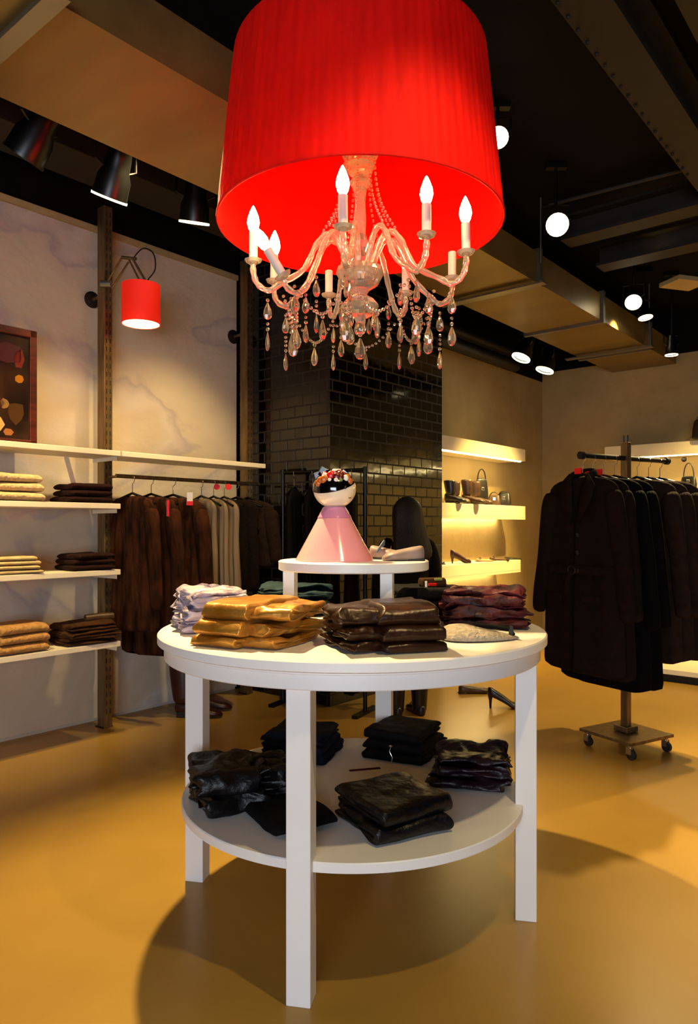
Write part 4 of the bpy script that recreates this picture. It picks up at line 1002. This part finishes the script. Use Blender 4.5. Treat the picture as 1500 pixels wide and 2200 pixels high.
rk(-.255, mt=M['coat'], hfor='second coat from the front', label='dark brown coat with a red tag, second on the rolling rack', name='hanging_coat', cat='coat', sw=.235, L=1.04, sleeves=.66, th_=.05, hemw=.27, rip=.012, nf=9, seed=43, tagc=M['red_tag'], out=.08)
rk(-.175, mt=M['coat_black'], hfor='black coat left of the pole', label='long black coat left of the rack pole', name='hanging_coat', cat='coat', sw=.25, L=1.10, sleeves=.70, th_=.055, hemw=.30, rip=.012, nf=9, seed=45, tagc=M['red_tag'], out=.10)
rk(-.09, mt=M['coat_black'], hfor='black coat right beside the pole', label='long black coat right beside the rack pole', name='hanging_coat', cat='coat', sw=.25, L=1.10, sleeves=.70, th_=.055, hemw=.30, rip=.012, nf=9, seed=47, out=.10)
rk(.09, mt=M['coat_grey'], hfor='first grey brown coat right of the pole', label='grey brown coat just right of the rack pole', name='hanging_coat', cat='coat', sw=.25, L=.98, sleeves=.66, th_=.055, hemw=.28, rip=.012, nf=9, seed=49, out=.08)
rk(.185, mt=M['coat_grey'], hfor='second grey brown coat right of the pole', label='grey brown coat, second right of the rack pole', name='hanging_coat', cat='coat', sw=.25, L=.98, sleeves=.66, th_=.055, hemw=.28, rip=.012, nf=9, seed=51, out=.08)
rk(.28, mt=M['coat_grey'], hfor='outermost grey brown coat', label='grey brown coat at the far right end of the rolling rack', name='hanging_coat', cat='coat', sw=.25, L=.98, sleeves=.66, th_=.055, hemw=.28, rip=.012, nf=9, seed=53, out=.08)

# ------------------------------------------------------------------ person behind the table
px_, py_ = P(873, 1528, 4.7).x, 4.62
t = thing('person', 'person with long black hair in dark clothes standing behind the table, back turned', 'person', (px_, py_, 0), math.radians(15))
def skin_body():
    # joints (x right, y away, z up); person faces away (+y)
    J = {'pelvis': (0, 0, .74), 'waist': (0, 0, .84), 'chest': (0, .01, .98), 'upchest': (0, .005, 1.07), 'neck': (0, .01, 1.14), 'head0': (0, .015, 1.19), 'head1': (0, .02, 1.27), 'head2': (0, .01, 1.335),
         'nose': (0, .10, 1.245), 'chin': (0, .065, 1.185)}
    Rr = {'pelvis': .115, 'waist': .095, 'chest': .11, 'upchest': .095, 'neck': .04, 'head0': .055, 'head1': .085, 'head2': .06, 'nose': .013, 'chin': .03}
    E = [('pelvis', 'waist'), ('waist', 'chest'), ('chest', 'upchest'), ('upchest', 'neck'), ('neck', 'head0'), ('head0', 'head1'), ('head1', 'head2'), ('head1', 'nose'), ('head0', 'chin')]
    for s_, n in ((-1, 'l'), (1, 'r')):
        for k, p, r_ in (('sh', (s_ * .14, .0, 1.07), .05), ('el', (s_ * .185, .0, .84), .038), ('wr', (s_ * .17, .10, .66), .026), ('pa', (s_ * .165, .125, .60), .028),
                         ('hip', (s_ * .075, 0, .68), .085), ('kn', (s_ * .075, .01, .40), .052), ('an', (s_ * .075, -.01, .07), .036), ('to', (s_ * .085, .13, .025), .03), ('he', (s_ * .075, -.045, .03), .03)):
            J[k + n] = p; Rr[k + n] = r_
        E += [('upchest', 'sh' + n), ('sh' + n, 'el' + n), ('el' + n, 'wr' + n), ('wr' + n, 'pa' + n), ('pelvis', 'hip' + n), ('hip' + n, 'kn' + n), ('kn' + n, 'an' + n), ('an' + n, 'to' + n), ('an' + n, 'he' + n)]
        base = Vector(J['pa' + n])
        for i, (dx, L_) in enumerate(((-.024, .055), (-.008, .065), (.008, .06), (.024, .048))):
            a = base + Vector((dx * .6, .012, -.012)); b = base + Vector((dx, .028, -.02 - L_ * .5)); c = base + Vector((dx, .022, -.02 - L_))
            for q, pq, rq in (('a', a, .011), ('b', b, .009), ('c', c, .007)): J['f%d%s%s' % (i, q, n)] = tuple(pq); Rr['f%d%s%s' % (i, q, n)] = rq
            E += [('pa' + n, 'f%da%s' % (i, n)), ('f%da%s' % (i, n), 'f%db%s' % (i, n)), ('f%db%s' % (i, n), 'f%dc%s' % (i, n))]
        a = base + Vector((-s_ * .03, .015, .005)); b = base + Vector((-s_ * .045, .03, -.025))
        J['t0' + n] = tuple(a); J['t1' + n] = tuple(b); Rr['t0' + n] = .011; Rr['t1' + n] = .008
        E += [('pa' + n, 't0' + n), ('t0' + n, 't1' + n)]
    ks = list(J); ix = {k: i for i, k in enumerate(ks)}
    me = bpy.data.meshes.new('body'); me.from_pydata([J[k] for k in ks], [(ix[a], ix[b]) for a, b in E], []); me.update()
    me.materials.append(M['skin'])
    o = bpy.data.objects.new('body', me); COL.objects.link(o); o.parent = t
    sk = o.modifiers.new('skin', 'SKIN'); sk.use_smooth_shade = True
    lay = me.skin_vertices[0] if len(me.skin_vertices) else None
    if lay is None:
        bm_ = __import__('bmesh').new(); bm_.from_mesh(me); bm_.verts.layers.skin.verify(); bm_.to_mesh(me); bm_.free(); lay = me.skin_vertices[0]
    for k in ks:
        lay.data[ix[k]].radius = (Rr[k], Rr[k]); lay.data[ix[k]].use_root = (k == 'pelvis')
    sb = o.modifiers.new('sub', 'SUBSURF'); sb.levels = 1; sb.render_levels = 2
    return o
skin_body()
# clothing
rg = []
for z, rx, ry in ((.50, .17, .14), (.60, .165, .135), (.72, .15, .125), (.84, .13, .115), (.96, .15, .125), (1.05, .165, .115), (1.10, .14, .09), (1.13, .06, .055)):
    rg.append([Vector((rx * math.cos(2 * PI * k / 28) + .004 * noise.noise(Vector((k, z * 9, 1))), ry * math.sin(2 * PI * k / 28), z)) for k in range(28)])
MB().rings(rg).build('jacket', M['black_cloth'], t, sub=1, ang=180)
for s_ in (-1, 1):
    MB().tube([(s_ * .09, 0, 1.095), (s_ * .135, 0, 1.085), (s_ * .165, 0, .98), (s_ * .187, 0, .85), (s_ * .18, .05, .76), (s_ * .172, .09, .68)], [.045, .062, .06, .05, .043, .038], 14).build('jacket_sleeve', M['black_cloth'], t, sub=1, ang=180)
    MB().tube([(s_ * .075, 0, .70), (s_ * .077, .005, .55), (s_ * .077, .01, .40), (s_ * .077, 0, .22), (s_ * .077, -.008, .12)], [.092, .078, .064, .058, .056], 16).build('trouser_leg', M['black_cloth'], t, sub=1, ang=180)
    bt = shoe_mesh(.24, .045, .07); bt.v = [(-y + s_ * .077, x - .075, z + .0) for x, y, z in bt.v]
    b_ = bt.build('boot', M['leather_black'], t, sub=1, ang=180)
    MB().lathe([(.045, .03), (.05, .1), (.056, .18)], 16, c=(s_ * .077, -.015, 0)).build('boot_shaft', M['leather_black'], b_)
# eyes and hair
for s_ in (-1, 1):
    MB().ball((s_ * .03, .093, 1.268), .011, 10, 7).build('eye', M['white_cer'], t)
    MB().ball((s_ * .088, .02, 1.25), .017, 8, 6, sc=(.4, .8, 1.3)).build('ear', M['skin'], t)
rg = []
for z, rx, ry, cy in ((.98, .115, .035, -.125), (1.04, .13, .045, -.115), (1.12, .115, .06, -.075), (1.20, .102, .085, -.03), (1.28, .102, .098, -.012), (1.34, .085, .085, -.005), (1.375, .05, .055, 0), (1.39, .012, .015, 0)):
    rg.append([Vector((rx * math.cos(2 * PI * k / 40) * (1 + .03 * math.sin(k * 5)), cy + ry * math.sin(2 * PI * k / 40), z)) for k in range(40)])
MB().rings(rg).build('hair', M['hair'], t, sub=1, ang=180)
